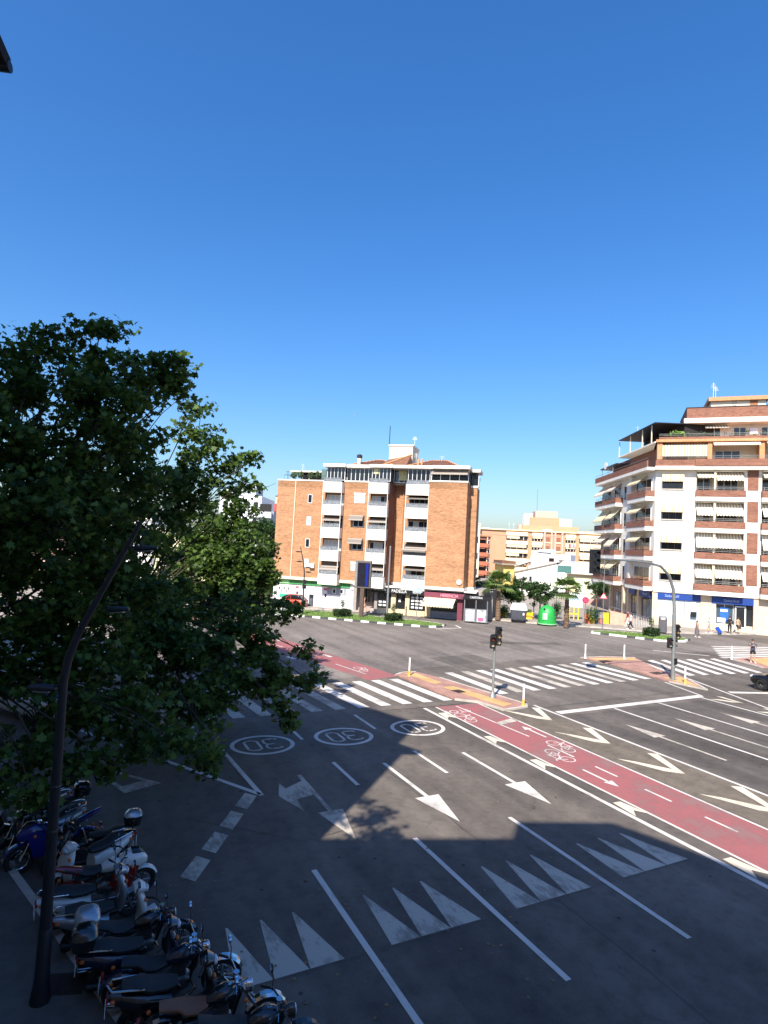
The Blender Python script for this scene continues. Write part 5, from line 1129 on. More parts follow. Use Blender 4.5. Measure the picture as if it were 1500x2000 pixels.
MB().tube(pts, [.095,.082,.066,.064,.06,.054,.036], 12).build('mast', LAMPM, s3, True); MB().lathe([(.15,-.005),(.15,.05),(.115,.3),(.1,1.1),(.09,1.12)], 12).build('base', LAMPM, s3, True)
rt = Vector((*c2w(1,0),0)); lamp_head(s3, rel(252,1072,LY+.1), rt*.95-Vector((0,0,-.08)), .5); lamp_head(s3, rel(196,1190,LY+.05), rt+Vector((0,0,.05)), .5); lamp_head(s3, rel(124,1345,LY), -rt, .6)
for z in (2.6,3.3): MB().lathe([(.085,z),(.092,z+.02),(.085,z+.05)], 12, (pts[2].x*z/pts[2].z,pts[2].y*z/pts[2].z,0)).build('clamp', DKM, s3)
fl = Vector(wpos(591,1199,.12)); FY = float(Vector((*HF[:2],0)).dot(fl)); s4 = empty('street_lamp', fl, 0, 'slim bent street lamp on the grass island before the green shop', 'street lamp')
def rel4(px, py): return at(px,py,FY)-fl
MB().tube([Vector((0,0,0)), rel4(593,1150), rel4(594.5,1120), rel4(593,1100), rel4(587,1068)], [.09,.075,.065,.06,.04], 8).build('mast', LAMPM, s4, True)
for px, py, d in ((591,1078,-rt),(592.5,1097,-rt),(594.5,1117,rt),(594,1108,rt)): lamp_head(s4, rel4(px,py), d, .75)
for z in (1.0,2.6,3.1): box('control_box', DKM, s4, -.17,.17,-.16,.16,z,z+.42)
x, y, _ = wpos(755,1214); s5 = empty('pole', (x,y,.12), 0, 'tall pale grey pole rising from the grass island by the hedge', 'pole'); MB().lathe([(.16,0),(.16,.1),(.12,.12),(.1,3),(.07,7.4)], 10).build('shaft', GALV, s5, True); MB().ball((0,0,7.4), .09).build('cap', GALV, s5, True)
x, y, _ = wpos(705,1207); s6 = empty('billboard', (x,y,.12), FB.ang, 'dark double sided billboard on a brown post in the grass', 'billboard')
CORT = mat('corten_brown', (.11,.075,.06), .7, .3, var=.2); MB().box(-.2,.2,-.16,.16,0,3.0).build('post', CORT, s6); b = MB().box(-.85,.85,-.2,.2,3.0,5.75).build('frame', mat('billboard_frame', (.1,.09,.085), .6), s6)
MB().box(-.55,.72,-.23,-.201,3.15,5.6).build('poster', mat('poster_navy', (.012,.012,.02), .3), b); MB().box(.32,.6,-.24,-.231,3.2,5.5).build('poster_stripe', mat('poster_ultramarine', (.01,.02,.2), .3), b); MB().box(-.86,.86,-.22,.22,5.75,5.85).build('cap', mat('cap_brown', (.25,.2,.16), .7), b); MB().box(-.86,-.6,-.22,-.201,3.1,5.7).build('frame_side', mat('billboard_grey', (.2,.2,.2), .6), b)
x, y, _ = wpos(813,1211); s7 = empty('sign_post', (x,y,.13), FB.ang, 'thin post with a small pale panel beside the bench', 'sign'); MB().tube([(0,0,0),(0,0,3.3)], .04, 8).build('post', GALV, s7); MB().box(-.5,.5,-.06,-.042,2.75,3.3).build('panel', mat('panel_blue_grey', (.35,.42,.5), .5), s7)
x, y, _ = wpos(838,1204); s8 = empty('bench', (x,y,.13), FB.ang, 'wooden slatted bench on the pavement before the estate agency', 'bench'); WOOD = mat('bench_wood', (.33,.14,.05), .7, var=.2, scale=5)
for k in range(4): MB().box(-1.0,1.0,-.35+.12*k,-.26+.12*k,.42,.46).build('slat', WOOD, s8)
for k in range(3): MB().box(-1.0,1.0,.14+.03*k,.17+.03*k,.52+.14*k,.63+.14*k).build('slat', WOOD, s8)
for sx in (-.8,.8): MB().tube([(sx,-.3,0),(sx,-.3,.42)], .025, 6).build('leg', DKM, s8); MB().tube([(sx,.1,0),(sx,.13,.45),(sx,.24,.95)], .025, 6).build('leg', DKM, s8)
# waste container, bottle bank
x, y, _ = wpos(1012,1216); s9 = empty('waste_container', (x,y,.14), FB.ang+.05, 'dark grey waste container with a white lid on the plaza kerb', 'container'); DG = mat('container_grey', (.06,.065,.08), .5, var=.15)
MB().loft([((0,0,.18),(.78,0,0),(0,.55,0)),((0,0,.5),(.83,0,0),(0,.6,0)),((0,0,1.25),(.88,0,0),(0,.65,0))], 20, 6).build('body', DG, s9)
for k in range(6): MB().box(-.7+.26*k,-.63+.26*k,-.67,-.62,.3,1.15).build('rib', DG, s9)
MB().prism_y([(-.9,1.26),(.9,1.26),(.86,1.5),(.7,1.95),(-.7,1.95),(-.86,1.5)], -.62, .55).build('lid', mat('lid_white', (.75,.75,.75), .45, var=.06), s9); MB().box(.62,.92,-.2,.2,1.0,1.2).build('side_arm', BLK, s9); MB().box(.45,.6,-.69,-.672,.75,1.0).build('sticker', SIGNW, s9)
for sx in (-.6,.6):
    for sy in (-.4,.4): MB().torus((sx,sy,.1), .065, .035, 12, 6).build('wheel', BLK, s9)
x, y, _ = wpos(1068,1221); s10 = empty('bottle_bank', (x,y,.14), FB.ang, 'bright green igloo bottle bank on the plaza kerb', 'container'); GB = mat('bottle_bank_green', (.02,.33,.06), .45, var=.1)
MB().lathe([(1.02,0),(1.02,.12),(.96,.14),(.95,.9),(.9,1.25),(.75,1.6),(.5,1.86),(.2,1.98),(.08,2.0),(.08,2.12)], 24).build('shell', GB, s10, True); MB().lathe([(1.05,0),(1.05,.1),(1.0,.11)], 24).build('base_ring', mat('bottle_bank_pale', (.25,.5,.28), .6), s10)
MB().lathe([(.1,0),(.1,.06)], 12, (-.3,-.78,1.62), 'y').build('bottle_hole', BLK, s10); MB().box(-.45,.0,-.99,-.962,.55,1.2).build('notice', mat('notice_pale', (.6,.75,.55), .6), s10); MB().tube([(-.12,0,2.1),(-.12,0,2.3),(.12,0,2.3),(.12,0,2.1)], .02, 6).build('lifting_ring', GALV, s10)
YELB = mat('barrel_yellow', (.72,.55,.02), .55, var=.12)
for px, py, lb in ((985,1207,'yellow planter tub behind the left palm'),(1036,1212,'yellow planter tub between the waste container and bottle bank')):
    x, y, _ = wpos(px,py); o = empty('planter', (x+.3,y+.7,.14), FB.ang, lb, 'planter'); MB().loft([((0,0,0),(.5,0,0),(0,.35,0)),((0,0,.7),(.58,0,0),(0,.42,0))], 12, 5).build('tub', YELB, o); tuft(o, (0,0,.85), .4, 60, LEAFP, 'plant', .6); MB().box(-.6,.6,-.44,-.4,.25,.4).build('band', mat('band_orange', (.6,.25,.05), .6), o)
x, y, _ = wpos(1124,1214); o = empty('notice_board', (x+.3,y+.6,.14), FB.ang+.1, 'large white notice board on yellow posts', 'sign'); MB().box(-.95,.95,-.04,.04,1.45,3.2).build('board', SIGNW, o); MB().prism_y([(-.8,1.6),(.1,1.6),(.6,2.4),(.2,3.0),(-.5,2.5)], -.05,-.042).build('map_print', mat('map_blue', (.45,.55,.68), .6), o)
for sx in (-.5,.0,.5): MB().box(sx-.06,sx+.06,-.02,.1,0,1.46).build('leg', YELB, o)
for sx in (-.3,.25): MB().box(sx-.19,sx+.19,.0,.06,.6,.75).build('brace', YELB, o)
def round_sign(lb, px, pyb, zc, r, face, tri=False, h=None):
    x, y, _ = wpos(px,pyb); o = empty('traffic_sign', (x,y,.14), FB.ang, lb, 'sign'); MB().tube([(0,0,0),(0,0,h or zc+r)], .035, 8).build('post', GALV, o)
    if tri: MB().prism_y([(-r,zc-r*.6),(r,zc-r*.6),(0,zc+r)], -.06,-.04).build('rim', mat('sign_rim_red', (.55,.05,.06), .5), o); MB().prism_y([(-r*.68,zc-r*.42),(r*.68,zc-r*.42),(0,zc+r*.62)], -.066,-.06).build('face', SIGNW, o); MB().box(-.04,.04,-.072,-.067,zc-r*.25,zc+r*.25).build('symbol', BLK, o)
    else:
        MB().lathe([(r,0),(r,.02)], 20, (0,-.06,zc), 'y').build('rim', mat('sign_rim_red', (.55,.05,.06), .5), o); MB().lathe([(r*.76,0),(r*.76,.006)], 20, (0,-.068,zc), 'y').build('face', mat('sign_blue', (.04,.05,.35), .5), o)
        MB().prism_y([(-.5*r-.05,zc+.5*r-.05),(-.5*r+.05,zc+.5*r+.05),(.5*r+.05,zc-.5*r+.05),(.5*r-.05,zc-.5*r-.05)], -.075,-.069).build('bar', mat('sign_rim_red', (.55,.05,.06), .5), o)
        MB().prism_y([(.5*r-.05,zc+.5*r+.05),(.5*r+.05,zc+.5*r-.05),(-.5*r+.05,zc-.5*r-.05),(-.5*r-.05,zc-.5*r+.05)], -.081,-.076).build('bar', mat('sign_rim_red', (.55,.05,.06), .5), o)
    return o
round_sign('round red and blue no stopping sign beside the notice board', 1142, 1225, 2.75, .36, None)
round_sign('triangular red warning sign on a tall grey pole before the cream block', 1177, 1228, 3.3, .42, None, True, 7.2)
cols_ = [((.5,.12,.05),'rust'),((.7,.5,.02),'yellow'),((.03,.1,.3),'blue'),((.6,.22,.16),'salmon'),((.65,.45,.02),'ochre'),((.05,.16,.05),'green'),((.45,.04,.04),'red')]
for k, (c, cn) in enumerate(cols_):
    px = (1146,1155,1162,1173,1183,1190,1197)[k]; x, y, _ = wpos(px,1220); o = empty('planter_box', (x,y,.14), FB.ang, f'{cn} painted box in the row of coloured boxes by the ramp', 'box', 'row of painted boxes'); w = .3; h = (1.0,1.15,1.35,.55,1.15,1.2,1.3)[k]; m = mat('box_'+cn, c, .6)
    MB().box(-w,w,-.2,.2,0,h).build('body', m, o); MB().box(-w-.03,w+.03,-.23,.23,h,h+.05).build('rim', m, o)
x, y, _ = wpos(1221,1224); o = empty('ramp_wall', (x,y,.14), FR.ang, 'pink ramp wall with pale railings beside the bank', 'ramp'); MB().prism_y([(-1.6,0),(.2,0),(.2,1.2),(-1.6,1.5)], 0, .2).build('wall', mat('ramp_pink', (.6,.33,.24), .8), o)
MB().tube([(-1.6,-.05,1.95),(2.6,-.05,.95)], .04, 6).build('handrail', mat('rail_navy', (.03,.04,.09), .5), o)
for k in range(14): xx = .3+k*.17; MB().tube([(xx,.0,0),(xx,.0,1.48-.238*xx)], .018, 5).build('baluster', WALU, o)
x, y, _ = wpos(1299,1238); o = empty('litter_bin', (x,y+.3,.14), FR.ang, 'dark grey litter bin with a pale opening before the bank window', 'bin'); DGB = mat('bin_grey', (.09,.09,.1), .5)
MB().loft([((0,0,0),(.4,0,0),(0,.3,0)),((0,0,1.45),(.4,0,0),(0,.3,0)),((0,0,1.65),(.3,0,0),(0,.2,0))], 16, 6).build('body', DGB, o); MB().loft([((0,-.305,1.38),(.24,0,0),(0,0,.1)),((0,-.315,1.38),(.2,0,0),(0,0,.07))], 14, 2.4).build('opening', mat('bin_label', (.6,.45,.4), .5), o)
for lb, px, pyb, pyt, Y in (('slim plaza lamp before the white gabled house', 1086, 1200, 1102, 72), ('short plaza lamp between the trees', 1042, 1205, 1143, 70)):
    b0 = at(px,pyb,Y); zt = at(px,pyt,Y).z-.14; o = empty('street_lamp', (b0.x,b0.y,.14), 0, lb, 'street lamp'); MB().lathe([(.1,0),(.1,.1),(.055,.12),(.045,zt)], 8).build('mast', GALV, o); MB().lathe([(.05,zt),(.2,zt+.08),(.2,zt+.14),(.05,zt+.2)], 10).build('lamp_head', LAMPM, o)
# gull
p = at(694,811,120); o = empty('gull', p, .4, 'white gull gliding above the brick block', 'bird'); MB().loft([((-.26,0,0),(0,.02,0),(0,0,.02)),((-.1,0,0),(0,.07,0),(0,0,.06)),((.1,0,.01),(0,.06,0),(0,0,.06)),((.24,0,.02),(0,.03,0),(0,0,.03))], 8, 2).build('body', SIGNW, o, True)
for s_ in (-1,1): MB().quad((.1,.04*s_,.03),(-.08,.04*s_,.03),(-.06,.35*s_,.14),(.12,.32*s_,.14)).quad((.12,.32*s_,.14),(-.06,.35*s_,.14),(-.12,.68*s_,.08)).build('wing', mat('wing_grey', (.5,.5,.52), .8), o)
# overhead cables
a, b = at(538,944,70), at(425,938,100)
cb = MB().tube([a.lerp(b,t)+Vector((0,0,-1.6*math.sin(PI*t))) for t in np.linspace(0,1,9)], .025, 4).build('overhead_cable', DKM); tag(cb, 'sagging black cable from the brick block roof towards the plane tree', 'cable')
a, b = at(930,1040,70), at(1180,1030,92)
cb = MB().tube([a.lerp(b,t)+Vector((0,0,-1.0*math.sin(PI*t))) for t in np.linspace(0,1,9)], .02, 4).build('overhead_cable', GREYM); tag(cb, 'thin cable strung between the brick block and the cream corner block', 'cable')
# ------------------------------------------------------------------ cars
TYRE = mat('tyre_rubber', (.012,.012,.012), .85, var=.2); RIM = mat('alloy_rim', (.35,.35,.36), .3, .8); CGL = mat_glass('car_glass', (.01,.012,.015), .03)
def wheel(parent, c, R, w, rim=RIM, spokes=7, name='wheel'):
    t = MB().torus(c, R-w*.42, w*.42, 24, 8).build(name, TYRE, parent, True)
    rm = MB().lathe([(R-w*.8,-w*.3),(R-w*.72,-w*.36),(R-w*.78,-w*.2)], 20, c, 'y')
    for k in range(spokes):
        a = 2*PI*k/spokes; rm.tube([(c[0],c[1],c[2]),(c[0]+(R-w*.75)*math.cos(a),c[1],c[2]+(R-w*.75)*math.sin(a))], w*.11, 5)
    rm.tube([(c[0],c[1]-w*.3,c[2]),(c[0],c[1]+w*.3,c[2])], R*.16, 8).build('rim', rim, t)
    return t
def car(label, loc, yaw, paint, L=4.25, W=1.8, Hh=1.5, rim=RIM):
    o = empty('car', loc, yaw, label, 'car'); h = W/2; f = L/4.25
    def sec(x, zb, zt, w, e=0): return ((x*f,0,(zb+zt)/2), (0,w,0), (0,0,(zt-zb)/2))
    body = MB().loft([sec(-2.12,.42,.8,h*.7),sec(-2.05,.3,.98,h*.88),sec(-1.6,.22,1.02,h*.97),sec(-.9,.2,1.0,h),sec(.2,.2,.98,h),sec(.9,.2,.97,h*.99),sec(1.5,.22,.92,h*.96),sec(1.9,.28,.84,h*.86),sec(2.1,.38,.7,h*.66)], 24, 4.5).build('body', paint, o, True)
    cab = MB().loft([((-1.95*f,0,.98),(0,h*.78,0),(0,0,.02)),((-1.62*f,0,1.13),(0,h*.8,0),(0,0,.2)),((-1.1*f,0,1.22),(0,h*.8,0),(0,0,Hh-1.22)),((-.2*f,0,1.22),(0,h*.79,0),(0,0,Hh-1.2)),((.4*f,0,1.15),(0,h*.8,0),(0,0,.24)),((1.12*f,0,.96),(0,h*.82,0),(0,0,.03))], 24, 5).build('greenhouse', CGL, o, True)
    MB().loft([((-1.45*f,0,Hh-.05),(0,h*.66,0),(0,0,.03)),((-1.0*f,0,Hh-.005),(0,h*.7,0),(0,0,.035)),((-.2*f,0,Hh+.005),(0,h*.7,0),(0,0,.035)),((.2*f,0,Hh-.07),(0,h*.66,0),(0,0,.03))], 16, 4).build('roof', paint, o, True)
    for s in (-1,1):
        for x in (-1.3*f,1.32*f): wheel(o, (x,s*(h-.1),.33), .33, .22, rim); MB().torus((x,s*(h-.03),.34), .38, .035, 22, 6).build('wheel_arch', BLK, o)
        MB().tube([(.45*f,s*h*.84,1.0),(-.35*f,s*h*.83,Hh-.05)], .03, 6).build('pillar', paint, o); MB().tube([(-.4*f,s*h*.835,.98),(-.42*f,s*h*.8,Hh-.04)], .03, 6).build('pillar', paint, o)
        m = MB().ball((.62*f,s*(h+.1),1.02), .09,.12,.075).build('mirror', paint, o, True); MB().ball((1.98*f,s*h*.62,.72), .14,.2,.09).build('headlight', mat('headlight_glass', (.5,.52,.55), .1), o, True); MB().ball((-2.06*f,s*h*.68,.82), .07,.18,.1).build('tail_light', mat('tail_red', (.35,.01,.01), .2), o, True)
        for x in (.15,-.75): MB().box(x-.1,x+.1,s*(h+.005)-.012,s*(h+.005)+.012,.84,.875).build('door_handle', RIM, o)
        MB().box(-.42*f-.006,-.42*f+.006,s*h*.995-.008,s*h*.995+.008,.3,.97).build('door_seam', BLK, o)
    MB().box(2.07*f,2.1*f,-.26,.26,.44,.55).build('number_plate', SIGNW, o); MB().box(-2.14*f,-2.1*f,-.26,.26,.6,.71).build('number_plate', SIGNW, o)
    return o
PB = mat('paint_black', (.004,.004,.005), .3, coat=.35, var=.05); PW = mat('paint_white', (.7,.7,.7), .35, coat=.6, var=.03); PR = mat('paint_red', (.42,.06,.03), .35, coat=.6, var=.05)
x, y = G(1500,1352); car('black hatchback driving away at the right edge', (38.5,20.8,0), PI/2+.03, PB, 4.3, 1.84, 1.56)
x, y = G(532,1197); car('white car on the road before the green shop, half behind leaves', (x,y+1.2,0), FB.ang+PI, PW)
x, y = G(566,1192); car('orange red car parked beside the white car near the green shop', (x+1.0,y+3.2,0), FB.ang+PI, PR, 4.0, 1.75, 1.5)
x, y = G(20,1560)
for lb, px, py, yw, pt in (('white car parked far left in the shaded side street', 60, 1395, 2.2, PW), ('silver car parked behind the plane tree in the side street', 190, 1330, 2.2, mat('paint_silver', (.4,.41,.42), .3, .4, .04, coat=.5))):
    x, y = G(px,py); car(lb, (x,y,0), yw, pt)
# ================================================================== motorbikes along the near kerb
CHR = mat('chrome', (.6,.6,.62), .12, 1.0, var=.05); ENG = mat('engine_alloy', (.16,.16,.165), .4, .7, var=.2); SEATB = mat('seat_black', (.014,.013,.013), .6, var=.2); SEATR = mat('seat_tan', (.2,.085,.045), .6, var=.15); MIRG = mat('mirror_glass', (.75,.78,.82), .04, 1.0, var=.02)
ORL = mat('lamp_orange', (.55,.13,.02), .3); RDL = mat('lamp_red', (.35,.015,.012), .3); HLG = mat('lamp_clear', (.5,.53,.58), .08, .3)
def bike_wheel(parent, x, R, w, name, spokes=True):
    t = MB().torus((x,0,R), R-w/2, w/2, 26, 8).build(name, TYRE, parent, True); rm = MB().torus((x,0,R), R-w*1.05, .016, 24, 5)
    rm.build('rim', CHR, t, True)
    for k in range(16 if spokes else 5):
        a = 2*PI*k/(16 if spokes else 5); s = .02*(-1)**k
        MB().tube([(x,s,R),(x+(R-w)*math.cos(a),0,R+(R-w)*math.sin(a))], .005 if spokes else .02, 4).build('spoke', CHR if spokes else ENG, t)
    MB().tube([(x,-.06,R),(x,.06,R)], .045, 10).build('hub', ENG, t); MB().lathe([(.13,0),(.13,.006)], 16, (x,.055,R), 'y').build('brake_disc', CHR, t)
    return t
def mirrors(o, x, z, w, m=None):
    for s in (-1,1):
        q = MB().tube([(x,s*w*.75,z),(x+.02,s*(w+.02),z+.13),(x,s*(w+.08),z+.19)], .008, 5).build('mirror_stem', BLK, o); MB().loft([((x+.02,s*(w+.1),z+.22),(0,.06,0),(0,0,.045)),((x-.012,s*(w+.1),z+.22),(0,.065,0),(0,0,.05))], 10, 2.4).build('mirror_back', m or BLK, q); MB().loft([((x-.014,s*(w+.1),z+.22),(0,.055,0),(0,0,.04)),((x-.017,s*(w+.1),z+.22),(0,.055,0),(0,0,.04))], 10, 2.4).build('mirror_glass', MIRG, q)
def top_case(o, x, z, m, lid=None):
    MB().loft([((x,0,z),(.17,0,0),(0,.19,0)),((x,0,z+.14),(.2,0,0),(0,.22,0)),((x,0,z+.2),(.2,0,0),(0,.22,0))], 16, 3.5).build('top_case', m, o, True); MB().loft([((x,0,z+.203),(.2,0,0),(0,.22,0)),((x,0,z+.27),(.17,0,0),(0,.19,0)),((x,0,z+.31),(.1,0,0),(0,.11,0))], 16, 3.5).build('top_case_lid', lid or m, o, True)
def motorcycle(label, loc, yaw, tank, seat=SEATB, style='cruiser', lean=.11, case=None, case_lid=None, tail=None):
    o = empty('motorcycle', loc, yaw, label, 'motorcycle', 'motorbikes parked along the kerb'); o.rotation_euler = (lean,0,yaw)
    cr = style == 'cruiser'; sp = style == 'sport'
    R = .33 if cr else .31; wb = .78 if cr else .7; fx, rx = wb, -wb+.05
    bike_wheel(o, fx, R, .11, 'front_wheel', cr); bike_wheel(o, rx, R-.01, .15, 'rear_wheel', cr)
    hx, hz = (.36,.95) if cr else (.4,.92)
    for s in (-1,1):
        MB().tube([(fx,s*.085,R),(hx,s*.085,hz)], [.027,.02], 8).build('fork_leg', CHR, o); MB().tube([(rx,s*.12,R),(rx+.12,s*.13,.68)], .022, 7).build('shock', CHR, o)
        MB().tube([(rx,s*.1,R),(-.05,s*.1,.36)], .022, 6).build('swing_arm', ENG, o)
    def fender(x, r, a0, a1, w, m, nm):
        mb = MB(); n = 9
        for k in range(n):
            A, Bb = a0+(a1-a0)*k/n, a0+(a1-a0)*(k+1)/n
            p = lambda a, y, rr: (x+rr*math.cos(a), y, R+rr*math.sin(a))
            for y0, y1, r0_, r1_ in ((-w,-w*.5,r-.03,r),(-w*.5,w*.5,r,r),(w*.5,w,r,r-.03)): mb.quad(p(A,y0,r0_),p(A,y1,r1_),p(Bb,y1,r1_),p(Bb,y0,r0_))
        return mb.build(nm, m, o, True)
    fender(fx, R+.035, .4, 2.6, .075, tank if not cr else CHR, 'front_fender'); fender(rx, R+.04, .7, 2.9, .095, tail or tank, 'rear_fender')
    MB().tube([(hx-.02,0,hz-.05),(.05,0,.62),(-.1,0,.34),(.25,0,.3),(hx+.02,0,.78)], .025, 6).build('frame', BLK, o); MB().tube([(hx-.05,0,hz-.08),(-.3,0,.68),(rx+.05,0,.66)], .022, 6).build('frame_rail', BLK, o)
    e = MB().loft([((-.16,0,.4),(0,.13,0),(0,0,.1)),((-.02,0,.42),(0,.16,0),(0,0,.15)),((.16,0,.4),(0,.15,0),(0,0,.14)),((.26,0,.38),(0,.1,0),(0,0,.1))], 14, 3).build('engine', ENG, o, True)
    for k in range(5): MB().box(-.02,.2,-.13,.13,.55+.03*k,.565+.03*k).build('cooling_fin', ENG, o)
    for s in (-1,1): MB().lathe([(.1,0),(.095,.03),(.05,.04)] if s > 0 else [(.05,-.04),(.095,-.03),(.1,0)], 14, (.04,s*.16,.38), 'y').build('engine_cover', CHR, o)
    MB().tube([(.26,-.1,.45),(.36,-.13,.3),(.2,-.16,.2),(-.2,-.18,.22),(-.45,-.19,.27),(-.95,-.2,.33)], [.022,.022,.022,.03,.05,.05], 9).build('exhaust', CHR, o, True)
    MB().loft([((-.12,0,.76),(0,.07,0),(0,0,.05)),((-.02,0,.79),(0,.12,0),(0,0,.09)),((.14,0,.82),(0,.155,0),(0,0,.12)),((.28,0,.83),(0,.13,0),(0,0,.1)),((.36,0,.83),(0,.06,0),(0,0,.05))], 16, 2.4).build('fuel_tank', tank, o, True); MB().lathe([(.035,.0),(.03,.015)], 10, (.2,0,.94)).build('fuel_cap', CHR, o)
    zs = .74 if cr else .8
    MB().loft([((-.1,0,zs),(0,.1,0),(0,0,.04)),((-.25,0,zs-.03),(0,.16,0),(0,0,.055)),((-.42,0,zs),(0,.17,0),(0,0,.06)),((-.52,0,zs+.05),(0,.12,0),(0,0,.05)),((-.78,0,zs+(.08 if cr else .14)),(0,.1,0),(0,0,.04))], 16, 2.6).build('seat', seat, o, True)
    if sp:
        MB().loft([((.25,0,.85),(0,.15,0),(0,0,.1)),((.45,0,.85),(0,.19,0),(0,0,.2)),((.66,0,.82),(0,.15,0),(0,0,.16)),((.78,0,.78),(0,.06,0),(0,0,.06))], 16, 2.4).build('fairing', tank, o, True); MB().loft([((.45,0,1.03),(0,.13,0),(0,0,.03)),((.6,0,1.0),(0,.1,0),(0,0,.06)),((.7,0,.94),(0,.04,0),(0,0,.02))], 12, 2.2).build('windscreen', CGL, o, True)
        for s in (-1,1): MB().prism_y([(.0,.35),(.45,.3),(.6,.75),(.35,.85),(.1,.7)], s*.16,s*.175).build('side_fairing', tail or tank, o)
        MB().loft([((-.45,0,.82),(0,.13,0),(0,0,.06)),((-.75,0,.92),(0,.1,0),(0,0,.06)),((-.98,0,1.0),(0,.04,0),(0,0,.025))], 14, 2.4).build('tail_cowl', tail or tank, o, True)
    hw = .4 if cr else .34; hb = hz+(.16 if cr else .08)
    MB().tube([(hx-.26,-hw,hb-.02),(hx-.12,-hw*.6,hb+.02),(hx-.02,-.09,hz+.02),(hx-.02,.09,hz+.02),(hx-.12,hw*.6,hb+.02),(hx-.26,hw,hb-.02)], .013, 7).build('handlebar', CHR if cr else BLK, o)
    for s in (-1,1):
        MB().tube([(hx-.28,s*(hw+.02),hb-.025),(hx-.16,s*hw*.72,hb+.015)], .019, 8).build('grip', BLK, o); MB().tube([(hx-.1,s*hw*.6,hb),(hx-.12,s*hw*.95,hb-.02)], .007, 5).build('lever', CHR, o); MB().ball((hx+.06,s*.2,hz-.14), .035).build('indicator', ORL, o, True); MB().ball((rx-.18,s*.16,.62), .035).build('indicator', ORL, o, True); MB().tube([(.02,s*.16,.3),(.02,s*.3,.3)], .016, 6).build('foot_peg', BLK, o)
    mirrors(o, hx-.14, hb, hw*.75, CHR if cr else BLK)
    MB().loft([((hx+.02,0,hz-.08),(0,.06,0),(0,0,.06)),((hx+.1,0,hz-.08),(0,.095,0),(0,0,.095)),((hx+.17,0,hz-.08),(0,.1,0),(0,0,.1))], 16, 2).build('headlight', CHR if cr else tank, o, True); MB().ball((hx+.165,0,hz-.08), .04,.09,.09).build('headlight_glass', HLG, o, True)
    for s in ((-1,1) if cr else (0,)): MB().lathe([(.045,0),(.05,.03),(.045,.05)], 12, (hx-.06,s*.06,hz+.07)).build('gauge', CHR, o)
    MB().box(rx-.34,rx-.3,-.05,.05,.6,.68).build('tail_light', RDL, o); MB().box(rx-.36,rx-.35,-.1,.1,.42,.56).build('number_plate', SIGNW, o); MB().tube([(-.05,.12,.3),(.03,.3,.02)], .013, 6).build('side_stand', BLK, o)
    if case: top_case(o, -.85, zs+.12, case, case_lid)
    return o
